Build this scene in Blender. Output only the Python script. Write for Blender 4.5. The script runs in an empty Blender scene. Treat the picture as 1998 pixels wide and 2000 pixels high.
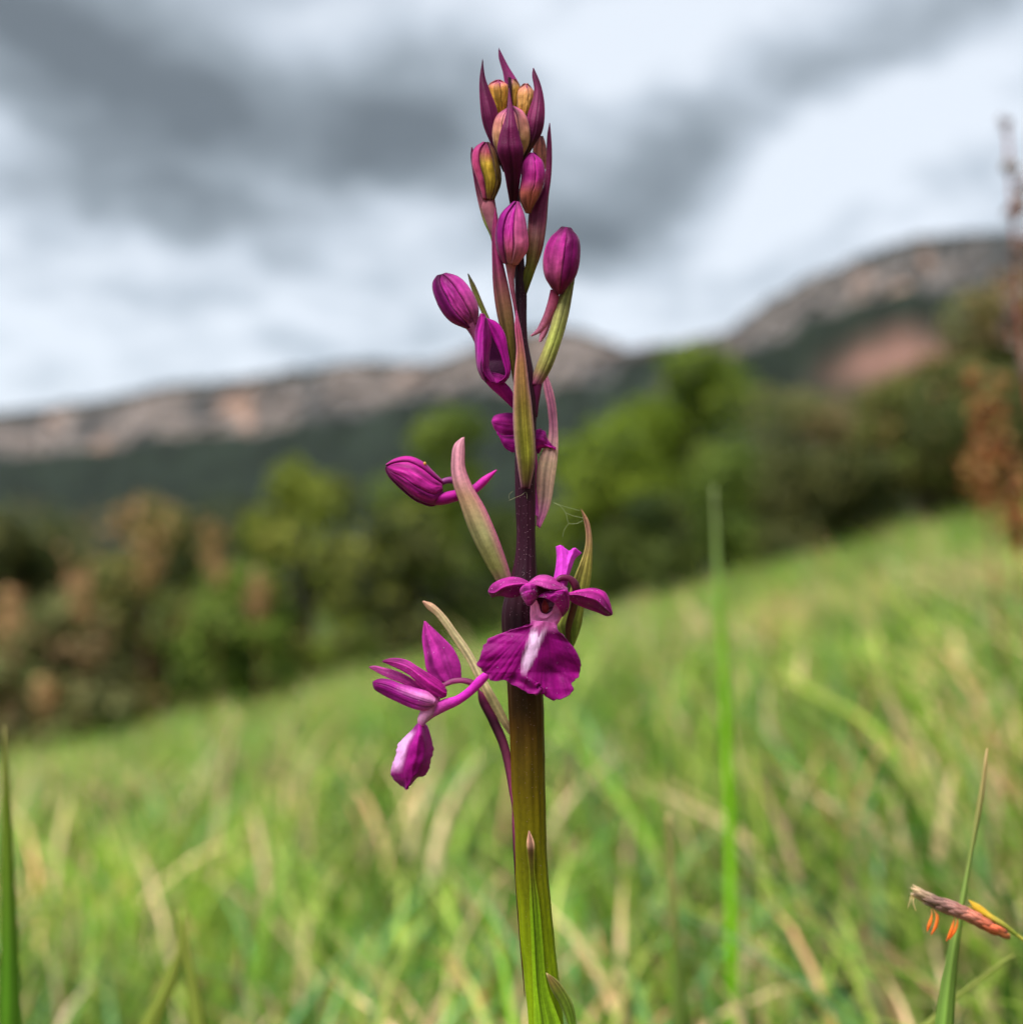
import bpy, math, random
import numpy as np
from mathutils import Vector

R = math.radians
SC = bpy.context.scene
COL = SC.collection
rng = np.random.default_rng(11)
random.seed(11)

# ------------------------------------------------------------------ camera
CZ = 0.25                      # eye height above the turf, metres
EYE_ROW = 1170.0               # picture row of the eye level
W_, H_ = 1998.0, 2000.0
FPX = (W_ / 2) / math.tan(R(22.5))
PITCH = math.atan((EYE_ROW - H_ / 2) / FPX)
D0 = 0.181                     # distance of the flower spike
cam_d = bpy.data.cameras.new('camera')
cam = bpy.data.objects.new('camera', cam_d)
COL.objects.link(cam)
SC.camera = cam
cam.location = (0, 0, CZ)
cam.rotation_euler = (R(90) + PITCH, 0, 0)
cam_d.sensor_fit = 'HORIZONTAL'
cam_d.sensor_width = 36
cam_d.lens = 18 / math.tan(R(22.5))
cam_d.clip_start = 0.004
cam_d.clip_end = 20000
cam_d.dof.use_dof = True
cam_d.dof.focus_distance = D0 - 0.003
cam_d.dof.aperture_fstop = 11.0

# ------------------------------------------------------------------ light
SUN_EL, SUN_AZ = R(58), R(-150)      # azimuth from +Y (view direction) towards +X
SC.view_settings.view_transform = 'Standard'
SC.view_settings.look = 'None'
SC.view_settings.exposure = 2.05
SC.view_settings.gamma = 1
SC.view_settings.use_curve_mapping = False
sd = bpy.data.lights.new('sun', 'SUN')
sd.energy = 1.5
sd.angle = R(28)
sd.color = (1.0, 0.96, 0.9)
sun = bpy.data.objects.new('sun', sd)
COL.objects.link(sun)
sdir = Vector((math.sin(SUN_AZ) * math.cos(SUN_EL), math.cos(SUN_AZ) * math.cos(SUN_EL), math.sin(SUN_EL)))
sun.rotation_euler = (-sdir).to_track_quat('-Z', 'Y').to_euler()
sun.location = (0, -3, 6)
SC.cycles.use_denoising = True
SC.cycles.max_bounces = 5
SC.cycles.adaptive_threshold = 0.025
SC.cycles.volume_bounces = 1
SC.cycles.sample_clamp_indirect = 6


class NT:
    """small helper to wire shader nodes"""
    def __init__(self, tree):
        self.t = tree
        tree.nodes.clear()

    def n(self, kind, **kw):
        nd = self.t.nodes.new(kind)
        for k, v in kw.items():
            setattr(nd, k, v)
        return nd

    def put(self, sock, v):
        if v is None:
            return
        if isinstance(v, bpy.types.NodeSocket):
            self.t.links.new(v, sock)
        else:
            sock.default_value = v

    def m(self, op, a, b=None, c=None, clamp=False):
        nd = self.n('ShaderNodeMath', operation=op, use_clamp=clamp)
        for i, v in enumerate((a, b, c)):
            self.put(nd.inputs[i], v)
        return nd.outputs[0]

    def mix(self, f, a, b, blend='MIX'):
        nd = self.n('ShaderNodeMix', data_type='RGBA', blend_type=blend)
        self.put(nd.inputs[0], f)
        for i, v in ((6, a), (7, b)):
            if isinstance(v, tuple) and len(v) == 3:
                v = v + (1,)
            self.put(nd.inputs[i], v)
        return nd.outputs[2]

    def noise(self, vec, scale, detail=3, rough=0.5, dim='3D'):
        nd = self.n('ShaderNodeTexNoise', noise_dimensions=dim)
        self.put(nd.inputs['Vector'], vec)
        nd.inputs['Scale'].default_value = scale
        nd.inputs['Detail'].default_value = detail
        nd.inputs['Roughness'].default_value = rough
        return nd.outputs[0]

    def ramp(self, f, stops):
        nd = self.n('ShaderNodeValToRGB')
        el = nd.color_ramp.elements
        while len(el) < len(stops):
            el.new(0.5)
        for e, (p, c) in zip(el, stops):
            e.position = p
            e.color = tuple(c) + (1,)
        self.put(nd.inputs[0], f)
        return nd.outputs[0]


world = bpy.data.worlds.new('World')
SC.world = world
world.use_nodes = True
w = NT(world.node_tree)
tc = w.n('ShaderNodeTexCoord').outputs['Generated']
sky = w.n('ShaderNodeTexSky', sky_type='NISHITA', sun_disc=False)
sky.sun_elevation = SUN_EL
sky.sun_rotation = SUN_AZ
warp = w.n('ShaderNodeTexNoise')
w.put(warp.inputs['Vector'], tc)
warp.inputs['Scale'].default_value = 5
warp.inputs['Detail'].default_value = 4
wv = w.n('ShaderNodeVectorMath', operation='SUBTRACT')
w.put(wv.inputs[0], warp.outputs['Color'])
wv.inputs[1].default_value = (.5, .5, .5)
ws = w.n('ShaderNodeVectorMath', operation='SCALE')
w.put(ws.inputs[0], wv.outputs[0])
ws.inputs['Scale'].default_value = 0.10
wa = w.n('ShaderNodeVectorMath', operation='ADD')
w.put(wa.inputs[0], tc)
w.put(wa.inputs[1], ws.outputs[0])
sep = w.n('ShaderNodeSeparateXYZ')
w.put(sep.inputs[0], wa.outputs[0])
sx, sy, sz = sep.outputs
az = w.m('ARCTAN2', sx, sy)
el = w.m('ARCSINE', w.m('MAXIMUM', w.m('MINIMUM', sz, 1.0), -1.0))


def bank(px, py, rx, ry, tilt, amp):
    """one bank of grey cloud: centre, half sizes (in picture rows), tilt in degrees"""
    a0, e0 = math.atan((px - 999) / FPX), math.atan((EYE_ROW - py) / FPX)
    ct, st = math.cos(R(tilt)), math.sin(R(tilt))
    da, de = w.m('SUBTRACT', az, a0), w.m('SUBTRACT', el, e0)
    p = w.m('DIVIDE', w.m('ADD', w.m('MULTIPLY', da, ct), w.m('MULTIPLY', de, st)), rx / FPX)
    q = w.m('DIVIDE', w.m('SUBTRACT', w.m('MULTIPLY', de, ct), w.m('MULTIPLY', da, st)), ry / FPX)
    g = w.m('EXPONENT', w.m('MULTIPLY', w.m('ADD', w.m('MULTIPLY', p, p), w.m('MULTIPLY', q, q)), -1.0))
    return w.m('MULTIPLY', g, amp)


banks = None
for b in ((300, 190, 430, 130, -8, .72), (30, 60, 260, 150, -10, .45), (260, 420, 220, 110, -8, .62),
          (800, 170, 380, 170, -10, .5), (1400, 260, 460, 110, 22, .48), (1230, 410, 170, 80, 15, .4),
          (1850, 90, 330, 90, 22, .32), (640, 330, 300, 90, 10, .3), (1000, 480, 260, 60, 12, .2),
          (1290, 60, 230, 100, 20, -.45), (560, 40, 200, 70, 0, -.3), (1800, 270, 240, 90, 25, -.45), (1150, 330, 90, 120, 30, -.15)):
    g = bank(*b)
    banks = g if banks is None else w.m('ADD', banks, g)
# the same broken cloud cover goes on all round
den = w.m('ADD', w.m('MAXIMUM', sz, 0.0), 0.25)
cv = w.n('ShaderNodeCombineXYZ')
w.put(cv.inputs[0], w.m('DIVIDE', sx, den))
w.put(cv.inputs[1], w.m('DIVIDE', sy, den))
broad = w.noise(cv.outputs[0], 1.6, 4, .5)
fine = w.noise(cv.outputs[0], 4.5, 4, .55)
outside = w.m('MULTIPLY_ADD', w.m('ABSOLUTE', az), 5.0, -2.2, clamp=True)
outside = w.m('MAXIMUM', outside, w.m('MULTIPLY_ADD', el, 5.0, -2.6, clamp=True))
far = w.m('MULTIPLY', w.m('MULTIPLY_ADD', broad, 4.0, -1.6, clamp=True), outside)
grey = w.m('ADD', w.m('ADD', banks, far), w.m('MULTIPLY_ADD', fine, 1.5, -0.66), clamp=True)
cloud = w.ramp(grey, [(0.0, (3.8, 4.1, 4.5)), (0.3, (2.6, 2.92, 3.28)), (0.65, (1.4, 1.62, 1.8)), (1.0, (0.7, 0.81, 0.89))])
bgc = w.mix(0.93, sky.outputs[0], cloud)
bg = w.n('ShaderNodeBackground')
w.put(bg.inputs[0], bgc)
bg.inputs[1].default_value = 0.055
wo = w.n('ShaderNodeOutputWorld')
w.put(wo.inputs[0], bg.outputs[0])

# ------------------------------------------------------------------ helpers
cp, sp = math.cos(PITCH), math.sin(PITCH)


def P(px, py, d):
    """point seen at picture position (px, py) at distance d along the view axis; numpy friendly"""
    X = (np.asarray(px, float) - W_ / 2) / FPX * d
    Y = (H_ / 2 - np.asarray(py, float)) / FPX * d
    return np.stack([X + 0 * Y, d * cp - Y * sp + 0 * X, CZ + d * sp + Y * cp + 0 * X], -1)


def lin(c):
    c = np.asarray(c, float) / 255
    return np.where(c <= .04045, c / 12.92, ((c + .055) / 1.055) ** 2.4)


def vnoise(x, seed=0):
    """smooth 1-d noise in -1..1"""
    x = np.asarray(x, float)
    i = np.floor(x)
    f = x - i
    f = f * f * (3 - 2 * f)
    h = lambda k: np.modf(np.sin((k + seed * 17.31) * 12.9898) * 43758.5453)[0]
    return h(i) * (1 - f) + h(i + 1) * f


def vnoise2(x, y, seed=0):
    x, y = np.asarray(x, float), np.asarray(y, float)
    i, j = np.floor(x), np.floor(y)
    f, g = x - i, y - j
    f, g = f * f * (3 - 2 * f), g * g * (3 - 2 * g)
    h = lambda a, b: np.abs(np.modf(np.sin(a * 127.1 + b * 311.7 + seed * 74.7) * 43758.5453)[0]) * 2 - 1
    return (h(i, j) * (1 - f) + h(i + 1, j) * f) * (1 - g) + (h(i, j + 1) * (1 - f) + h(i + 1, j + 1) * f) * g


def make_mesh(name, verts, faces_flat, sizes, mat, col=None, smooth=True):
    me = bpy.data.meshes.new(name)
    nv, nf = len(verts), len(sizes)
    me.vertices.add(nv)
    me.vertices.foreach_set('co', np.asarray(verts, np.float32).ravel())
    me.loops.add(len(faces_flat))
    me.loops.foreach_set('vertex_index', np.asarray(faces_flat, np.int32))
    me.polygons.add(nf)
    st = np.concatenate([[0], np.cumsum(sizes)[:-1]]).astype(np.int32)
    me.polygons.foreach_set('loop_start', st)
    me.polygons.foreach_set('use_smooth', np.full(nf, smooth))
    if col is not None:
        a = me.color_attributes.new('Col', 'FLOAT_COLOR', 'POINT')
        c = np.ones((nv, 4), np.float32)
        c[:, :3] = col
        a.data.foreach_set('color', c.ravel())
    me.update(calc_edges=True)
    me.validate()
    me.materials.append(mat)
    return me


def link(name, me, parent=None, loc=(0, 0, 0)):
    o = bpy.data.objects.new(name, me)
    COL.objects.link(o)
    o.location = loc
    if parent is not None:
        o.parent = parent
    return o


def tag(o, label=None, cat=None, group=None, kind=None):
    if label: o['label'] = label
    if cat: o['category'] = cat
    if group: o['group'] = group
    if kind: o['kind'] = kind
    return o


def thing(name, label, cat, loc, group=None):
    return tag(link(name, None, None, loc), label, cat, group)


def grid_faces(nu, nv, off=0, flip=False, wrap=False):
    i, j = np.meshgrid(np.arange(nu - 1), np.arange(nv if wrap else nv - 1), indexing='ij')
    j2 = (j + 1) % nv
    q = np.stack([i * nv + j, i * nv + j2, (i + 1) * nv + j2, (i + 1) * nv + j], -1).reshape(-1, 4) + off
    return q[:, ::-1] if flip else q


def grid_mesh(name, G, mat, C, thick=0.0, wrap=False, back=None):
    """G (nu,nv,3) world points, C (nu,nv,3) colours; thick > 0 gives the sheet a back and rim"""
    nu, nv = G.shape[:2]
    V, K = G.reshape(-1, 3), C.reshape(-1, 3)
    F = grid_faces(nu, nv, 0, False, wrap)
    if thick > 0 and not wrap:
        du = np.gradient(G, axis=0)
        dv = np.gradient(G, axis=1)
        N = np.cross(du, dv)
        ln = np.linalg.norm(N, axis=-1, keepdims=True)
        N = N / np.maximum(ln, 1e-14)
        if N[..., 1].mean() > 0:
            N = -N
        fade = np.ones((nu, nv, 1))
        fade[0] = fade[-1] = .25
        fade[:, 0] = fade[:, -1] = .35
        B = (G - N * thick * fade).reshape(-1, 3)
        n = nu * nv
        F2 = grid_faces(nu, nv, n, True)
        idx = np.arange(n).reshape(nu, nv)
        ring = np.concatenate([idx[0, :-1], idx[:-1, -1], idx[-1, :0:-1], idx[:0:-1, 0]])
        nx = np.roll(ring, -1)
        F3 = np.stack([nx, ring, ring + n, nx + n], -1)
        V = np.concatenate([V, B])
        kb = K if back is None else back.reshape(-1, 3)
        K = np.concatenate([K, kb])
        F = np.concatenate([F, F2, F3])
    return make_mesh(name, V, F.ravel(), np.full(len(F), 4), mat, K)


def spl(pts, u):
    """smooth curve through pts, sampled at u in 0..1 by length"""
    p = np.asarray(pts, float)
    if len(p) == 1:
        return np.repeat(p, len(u), 0)
    d = np.linalg.norm(np.diff(p[:, :2], axis=0), axis=1)
    d = np.maximum(d, 1e-3)
    t = np.concatenate([[0], np.cumsum(d)])
    t /= t[-1]
    m = np.zeros_like(p)
    s = np.diff(p, axis=0) / np.diff(t)[:, None]
    m[0], m[-1] = s[0], s[-1]
    if len(p) > 2:
        h0, h1 = np.diff(t)[:-1, None], np.diff(t)[1:, None]
        m[1:-1] = (s[:-1] * h1 + s[1:] * h0) / (h0 + h1)
    k = np.clip(np.searchsorted(t, u, 'right') - 1, 0, len(t) - 2)
    h = (t[k + 1] - t[k])[:, None]
    x = ((u - t[k])[:, None]) / h
    return ((2 * x**3 - 3 * x**2 + 1) * p[k] + (x**3 - 2 * x**2 + x) * h * m[k]
            + (-2 * x**3 + 3 * x**2) * p[k + 1] + (x**3 - x**2) * h * m[k + 1])


def prof(vals, u):
    if np.isscalar(vals):
        return np.full(len(u), float(vals))
    x = np.linspace(0, 1, len(vals))
    return np.interp(u, x, vals)


def stops(st, u):
    st = sorted(st, key=lambda a: a[0])
    xs = [a[0] for a in st]
    cs = np.array([lin(a[1]) for a in st])
    return np.stack([np.interp(u, xs, cs[:, i]) for i in range(3)], -1)


# ------------------------------------------------------------------ materials
def leafy(name, trans=.3, rough=.5, scale=600, var=.35, bump=.0, bscale=4000, spec=.35, sheen=0., gain=1.):
    """thin plant tissue: pigment from the mesh, mottled, partly see-through to light"""
    mt = bpy.data.materials.new(name)
    mt.use_nodes = True
    g = NT(mt.node_tree)
    at = g.n('ShaderNodeAttribute', attribute_name='Col').outputs['Color']
    oc = g.n('ShaderNodeTexCoord').outputs['Object']
    nz = g.noise(oc, scale, 4, .6)
    f = g.m('MULTIPLY_ADD', nz, 2 * var * gain, (1 - var) * gain)
    cm = g.n('ShaderNodeVectorMath', operation='SCALE')
    g.put(cm.inputs[0], at)
    g.put(cm.inputs['Scale'], f)
    base = cm.outputs[0]
    pb = g.n('ShaderNodeBsdfPrincipled')
    g.put(pb.inputs['Base Color'], base)
    pb.inputs['Roughness'].default_value = rough
    pb.inputs['Specular IOR Level'].default_value = spec
    if sheen:
        pb.inputs['Sheen Weight'].default_value = sheen
        pb.inputs['Sheen Roughness'].default_value = .35
        pb.inputs['Sheen Tint'].default_value = (1, .72, .92, 1)
    if bump > 0:
        bp = g.n('ShaderNodeBump')
        bp.inputs['Strength'].default_value = bump
        bp.inputs['Distance'].default_value = 0.35 / bscale
        g.put(bp.inputs['Height'], g.noise(oc, bscale, 2, .6))
        g.put(pb.inputs['Normal'], bp.outputs[0])
    tr = g.n('ShaderNodeBsdfTranslucent')
    g.put(tr.inputs['Color'], base)
    mx = g.n('ShaderNodeMixShader')
    mx.inputs[0].default_value = trans
    g.put(mx.inputs[1], pb.outputs[0])
    g.put(mx.inputs[2], tr.outputs[0])
    out = g.n('ShaderNodeOutputMaterial')
    g.put(out.inputs[0], mx.outputs[0])
    return mt


M_PETAL = leafy('petal', .34, .5, 1900, .38, .8, 5200, .16, .22, 1.28)
M_BRACT = leafy('bract', .26, .5, 1700, .4, .8, 4600, .2, .12, 1.12)
M_STEM = leafy('stem', .04, .45, 1500, .35, .5, 4500, .22)
M_PALE = leafy('papilla', .3, .3, 900, .1, 0, 100, .6)
M_GRASS = leafy('grass', .3, .5, 60, .22, 0, 100, .3)
M_LEAF = leafy('leaf', .3, .55, 2.2, .4, 0, 100, .25)
M_BARK = leafy('bark', .0, .85, 14, .4, .6, 40, .15)
M_TURF = leafy('turf', .0, .95, 3.0, .45, .5, 12, .05)
M_ROCK = leafy('rock', .0, .95, .012, .3, 0, 40, .05)

# ------------------------------------------------------------------ ground
def ground_z(x, y):
    x, y = np.asarray(x, float), np.asarray(y, float)
    k = np.clip((y - 16) / 60, 0, 1)
    k = k * k * (3 - 2 * k)
    z = .20 * x + .0035 * x * np.abs(x) + .018 * vnoise2(x * 1.1, y * 1.1, 3) * np.clip((np.hypot(x, y) - .25) * 2, 0, 1)
    z = z - .30 * np.clip((y - 1) / 10, 0, 1.5) * (1 - np.clip(x / 5, -.3, 1)) + .01
    z = np.clip(z, -6, 7)
    return z * (1 - k) + k * (-7 + 2 * vnoise2(x * .01, y * .01, 5))


rr = np.concatenate([np.linspace(0, .9, 10), np.geomspace(1, 40, 60), np.geomspace(43, 9000, 46)])
th = np.linspace(0, 2 * np.pi, 145)[:-1]
gx, gy = rr[:, None] * np.sin(th), rr[:, None] * np.cos(th)
G = np.stack([gx, gy, ground_z(gx, gy)], -1)
n1 = vnoise2(gx * 1.7, gy * 1.7, 9)[..., None]
far_ = np.clip((np.hypot(gx, gy) - 2.5) / 6, 0, 1)[..., None]
GC = (lin((104, 84, 52)) * (1 - far_) + lin((92, 110, 48)) * far_) * (.6 + .25 * n1) + lin((120, 100, 62)) * np.clip(n1 * .5, 0, 1)
tag(link('ground', grid_mesh('ground', G, M_TURF, GC, 0, True)), kind='structure')

# ------------------------------------------------------------------ hills
def hill(name, Dm, ridge, foot, x0, x1, n, seed, rock, wood, scar=None, back=500, rough=7):
    """a mesa: wooded foot, rock band, scrub on the rim, plateau falling away behind"""
    px = np.linspace(x0, x1, n)
    rx = np.interp(px, [a for a, _ in ridge], [b for _, b in ridge])
    fx = np.interp(px, [a for a, _ in foot], [b for _, b in foot])
    rx = rx + 2.5 * vnoise(px / 23, seed) + 1.5 * vnoise(px / 7, seed + 1)
    fx = np.maximum(fx + 13 * vnoise(px / 70, seed + 12) + 9 * vnoise(px / 31, seed + 2) + 5 * vnoise(px / 11, seed + 3), rx + 6)
    X = (px - 999) / FPX
    zr = CZ + (EYE_ROW - rx) / FPX * Dm
    zf = CZ + (EYE_ROW - fx) / FPX * Dm
    T = np.concatenate([np.linspace(0, .55, 16), np.linspace(.56, .78, 14), np.linspace(.8, .86, 4), np.linspace(.9, 1, 4)])
    rows, cols = [], []
    for t in T:
        if t <= .55:
            s = t / .55
            z = -9 + (zf + 9) * s ** 1.35
            D = Dm * (.62 + .34 * s)
            c = wood * (1 + .5 * vnoise2(px / 26, t * 40, seed)[:, None])
            if scar:
                m = np.exp(-((px - scar[0]) / scar[2]) ** 2 - ((s - scar[1]) / scar[3]) ** 2 * 1.0)
                m = np.clip(m * 1.7 + .25 * vnoise2(px / 30, s * 25, seed + 8) * m, 0, 1)[:, None]
                c = c * (1 - m) + lin((130, 98, 88)) * m
        elif t <= .78:
            s = (t - .55) / .23
            z = zf + (zr - zf) * s * .82
            D = Dm * (.965 + .02 * s)
            v = vnoise2(px / 17, s * 3, seed + 4) + .6 * vnoise2(px / 7, s * 6, seed + 5)
            c = rock * (1 + .28 * v[:, None])
            dk = np.clip(vnoise2(px / 55, s * 2.2, seed + 6) * 1.5 - .05 + .35 * (s < .25), 0, .85)[:, None]
            hot = np.clip(vnoise2(px / 48 + 9, s * 1.6, seed + 16) * 2 - .7, 0, .8)[:, None]
            c = c * (1 - hot) + lin((176, 142, 124)) * hot
            c = c * (1 - dk) + lin((70, 72, 74)) * dk
        elif t <= .86:
            s = (t - .8) / .06
            z = zf + (zr - zf) * (.84 + .16 * s) + rough * .3 * vnoise2(px / 6, t * 90, seed)
            D = Dm * (.99 + .012 * s)
            c = lin((26, 30, 24)) * (1 + .3 * vnoise(px / 9, seed)[:, None])
        else:
            s = (t - .9) / .1
            z = zr - (zr + 9) * .8 * s ** 2
            D = Dm + back * (s + .1)
            c = lin((60, 70, 50)) * np.ones((n, 1))
        j = rough * (vnoise2(px / 15, t * 33, seed + 7) + .6 * vnoise2(px / 6, t * 70, seed + 9))
        rows.append(np.stack([X * (D + j), D + j + 0 * X, np.broadcast_to(z, X.shape) + (j * .5 if t < .55 else 0)], -1))
        cols.append(np.broadcast_to(c, (n, 3)))
    return tag(link(name, grid_mesh(name, np.array(rows), M_ROCK, np.array(cols))), kind='structure')


wood = lin((30, 38, 30))
hill('hill_left', 1300,
     [(-2600, 900), (-700, 850), (0, 802), (155, 782), (310, 750), (466, 735), (580, 714), (683, 701), (776, 704),
      (838, 704), (911, 673), (994, 647), (1060, 634), (1110, 634), (1150, 643), (1190, 660), (1232, 676), (1300, 669),
      (1440, 645), (1700, 655), (2600, 720), (4400, 800)],
     [(-2600, 980), (-700, 940), (0, 893), (300, 868), (500, 842), (700, 838), (850, 800), (1000, 775), (1130, 768),
      (1190, 756), (1225, 712), (1300, 690), (1440, 660), (1700, 675), (2600, 760), (4400, 840)],
     -2600, 4400, 900, 2, lin((126, 116, 112)), wood, rough=8)
hill('hill_right', 820,
     [(1080, 1130), (1200, 900), (1290, 735), (1380, 664), (1439, 631), (1501, 585), (1584, 533), (1677, 492), (1780, 455),
      (1863, 443), (1967, 435), (2060, 440), (2300, 470), (2800, 560), (3600, 700)],
     [(1080, 1140), (1200, 925), (1290, 780), (1380, 718), (1490, 684), (1600, 645), (1775, 597), (1982, 560), (2300, 590),
      (2800, 660), (3600, 780)],
     1080, 3600, 520, 21, lin((112, 106, 104)), wood, scar=(1770, .80, 105, .055), rough=5)

# ------------------------------------------------------------------ trees and shrubs
def tubes(paths, ns=6):
    """list of (points (n,3), radii (n)) -> verts, faces"""
    V, F, off = [], [], 0
    for pts, rad in paths:
        pts, rad = np.asarray(pts, float), np.asarray(rad, float)
        t = np.gradient(pts, axis=0)
        t /= np.maximum(np.linalg.norm(t, axis=1, keepdims=True), 1e-12)
        ref = np.array([.31, .2, .93]) if abs(t[0] @ np.array([.31, .2, .93])) < .9 else np.array([1, 0, 0.])
        a = np.cross(t, ref)
        a /= np.linalg.norm(a, axis=1, keepdims=True)
        b = np.cross(t, a)
        an = np.linspace(0, 2 * np.pi, ns, endpoint=False)
        ring = pts[:, None] + rad[:, None, None] * (a[:, None] * np.cos(an)[:, None] + b[:, None] * np.sin(an)[:, None])
        V.append(ring.reshape(-1, 3))
        F.append(grid_faces(len(pts), ns, off, False, True))
        off += ring.shape[0] * ns
    return np.concatenate(V), np.concatenate(F)


def leaves(pos, nrm, size, r, droop=.0):
    """small folded leaves, four corners each (two triangles) at pos, facing about nrm"""
    n = len(pos)
    ax = r.normal(size=(n, 3))
    ax -= (ax * nrm).sum(1, keepdims=True) * nrm
    ax /= np.maximum(np.linalg.norm(ax, axis=1, keepdims=True), 1e-9)
    bx = np.cross(nrm, ax)
    L = size[:, None] * ax
    Wd = size[:, None] * .42 * bx
    lift = size[:, None] * .16 * nrm
    V = np.stack([pos - L * .5, pos + Wd + lift - L * .02, pos + L * .5, pos - Wd + lift - L * .02], 1).reshape(-1, 3)
    b = np.arange(n)[:, None] * 4
    F = np.concatenate([b + np.array([0, 1, 2]), b + np.array([0, 2, 3])], 1).reshape(-1, 3)
    return V, F


def shrub(name, label, px, top, wpx, D, cols, seed, n=5200, leaf=.075, cat='shrub', group=None, lobes=24, base=None):
    r = np.random.default_rng(seed)
    x = (px - 999) / FPX * D
    zg = float(ground_z(x, D))
    zt = CZ + (EYE_ROW - top) / FPX * D
    h, wd = zt - zg, wpx / FPX * D
    root = thing(name, label, cat, (x, D, zg), group)
    # lobes of foliage spread through the crown
    lc, lr = [], []
    for i in range(lobes):
        q = r.uniform(.16 if cat == 'shrub' else .32, .86) if i else .84
        rad = wd * .5 * math.sin(math.pi * min(max((q + .22) / 1.25, .05), 1)) ** .7
        a, m = r.uniform(0, 2 * math.pi), math.sqrt(r.uniform(0, 1)) * .72
        if i == 0: m = .1
        lc.append((math.cos(a) * rad * m, math.sin(a) * rad * m, q * h))
        s = wd * r.uniform(.12, .235)
        lr.append((s, s, s * r.uniform(.62, .95)))
    lc, lr = np.array(lc), np.array(lr)
    lr[:, 2] = np.minimum(lr[:, 2], h * 1.0 - lc[:, 2] + .02 * h)
    k = r.integers(0, lobes, n)
    d = r.normal(size=(n, 3))
    d /= np.linalg.norm(d, axis=1, keepdims=True)
    rad = r.uniform(.45, 1.0, n) ** .5
    rad *= 1 + .16 * vnoise2(d[:, 0] * 4 + k, d[:, 2] * 4, seed) + (r.uniform(size=n) > .93) * r.uniform(0, .22, n)
    pos = lc[k] + d * lr[k] * rad[:, None]
    ok = pos[:, 2] > .03
    pos, d, k = pos[ok], d[ok], k[ok]
    nrm = d + r.normal(size=d.shape) * .55 + np.array([0, 0, .35])
    nrm /= np.linalg.norm(nrm, axis=1, keepdims=True)
    size = leaf * r.uniform(.6, 1.35, len(pos))
    V, F = leaves(pos, nrm, size, r)
    cc = np.array([lin(c) for c in cols])
    lt = r.integers(0, len(cols), lobes)
    pick = np.where(r.uniform(size=len(pos)) < .7, lt[k], r.integers(0, len(cols), len(pos)))
    C = np.repeat(cc[pick] * r.uniform(.7, 1.3, (len(pos), 1)), 4, 0)
    crown = link('crown', make_mesh('crown', V, F.ravel(), np.full(len(F), 3), M_LEAF, C, False), root)
    crown['kind'] = 'stuff'
    paths = []
    for i in range(min(lobes, 9)):
        e = lc[i] * np.array([.9, .9, .95])
        s = np.array([r.normal() * .03, r.normal() * .03, -.05]) * wd
        mid = s * .4 + e * .6 * np.array([.5, .5, .8]) + r.normal(size=3) * .02 * h
        pts = spl([s, mid, e], np.linspace(0, 1, 8))
        paths.append((pts, np.linspace(.022, .006, 8) * h ** .7 + .004))
    V, F = tubes(paths)
    C = np.ones((len(V), 1)) * lin((92, 78, 62))
    link('trunk', make_mesh('trunk', V, F.ravel(), np.full(len(F), 4), M_BARK, C), root)
    return root


OL = [(104, 108, 48), (84, 90, 40), (126, 122, 62), (98, 110, 46), (78, 92, 38), (116, 118, 54), (156, 122, 80)]
OD = [(82, 86, 42), (60, 70, 34), (100, 100, 52), (74, 84, 38), (54, 66, 30), (92, 92, 46)]
YG = [(128, 140, 46), (104, 118, 38), (150, 152, 66), (84, 94, 36)]
BG = [(116, 138, 30), (92, 112, 24), (138, 156, 46), (76, 94, 26)]
GR = [(102, 124, 42), (80, 102, 34), (122, 138, 56)]
DG = [(72, 88, 32), (54, 70, 26), (92, 104, 44)]
GO = [(112, 118, 68), (92, 100, 56), (130, 130, 82), (104, 112, 62), (84, 94, 50), (122, 124, 72), (150, 124, 88)]
SG = 'bushes along the far edge of the meadow'
TG = 'trees behind the bushes'
shrub('shrub', 'dark olive bush at the low end of the meadow edge', 20, 965, 350, 9.5, OD, 1, group=SG)
shrub('shrub', 'brownish olive bush with loose top below the pale cliffs', 290, 930, 360, 10.8, OL, 2, group=SG)
shrub('shrub', 'low grey olive bush in front of the dark olive bushes', 130, 1150, 300, 8.2, GO, 3, n=3800, group=SG)
shrub('shrub', 'low fresh green bush at the grass edge under the open side flower', 480, 1085, 270, 8.6, GR, 4, n=4200, group=SG)
shrub('shrub', 'rounded yellow green bush between olive bushes and the flower stem', 590, 880, 340, 11.2, YG, 5, group=SG)
shrub('shrub', 'olive yellow bush with black shade beneath, beside the stem', 800, 965, 330, 11.0, YG + OD, 6, group=SG)
shrub('shrub', 'dark green bush right behind the orchid stem', 1000, 985, 300, 12.2, DG, 8, group=SG)
shrub('shrub', 'broad bright green bush beside the stem in front of the tall tree', 1190, 795, 380, 13.2, BG, 10, n=6500, group=SG)
shrub('shrub', 'low dark green bush in the shade of the broad bright bush', 1275, 960, 250, 11.6, DG, 14, n=4000, group=SG)
shrub('shrub', 'mid green bush between the bright bush and the grey olive one', 1430, 840, 290, 13.6, GR, 11, group=SG)
shrub('shrub', 'tall grey olive bush under the right rock band', 1565, 735, 300, 15.0, GO, 12, n=6000, group=SG)
shrub('shrub', 'dark olive bush with deep gaps below the tall grey one', 1620, 875, 360, 12.0, OD, 13, n=6000, group=SG)
shrub('shrub', 'olive bush next to the rusty sorrel at the high end of the edge', 1820, 690, 300, 12.4, OL, 15, n=6000, group=SG)
shrub('shrub', 'tallest grey olive bush rising behind the rusty sorrel', 1985, 540, 440, 11.2, GO + OL, 16, n=10000, group=SG)
DS, US = 'bushes further down the slope', 'bushes further up the slope'
shrub('shrub', 'olive bush next down the slope from the dark olive bush', -300, 1010, 400, 10.0, OL, 60, n=4200, group=DS)
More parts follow.
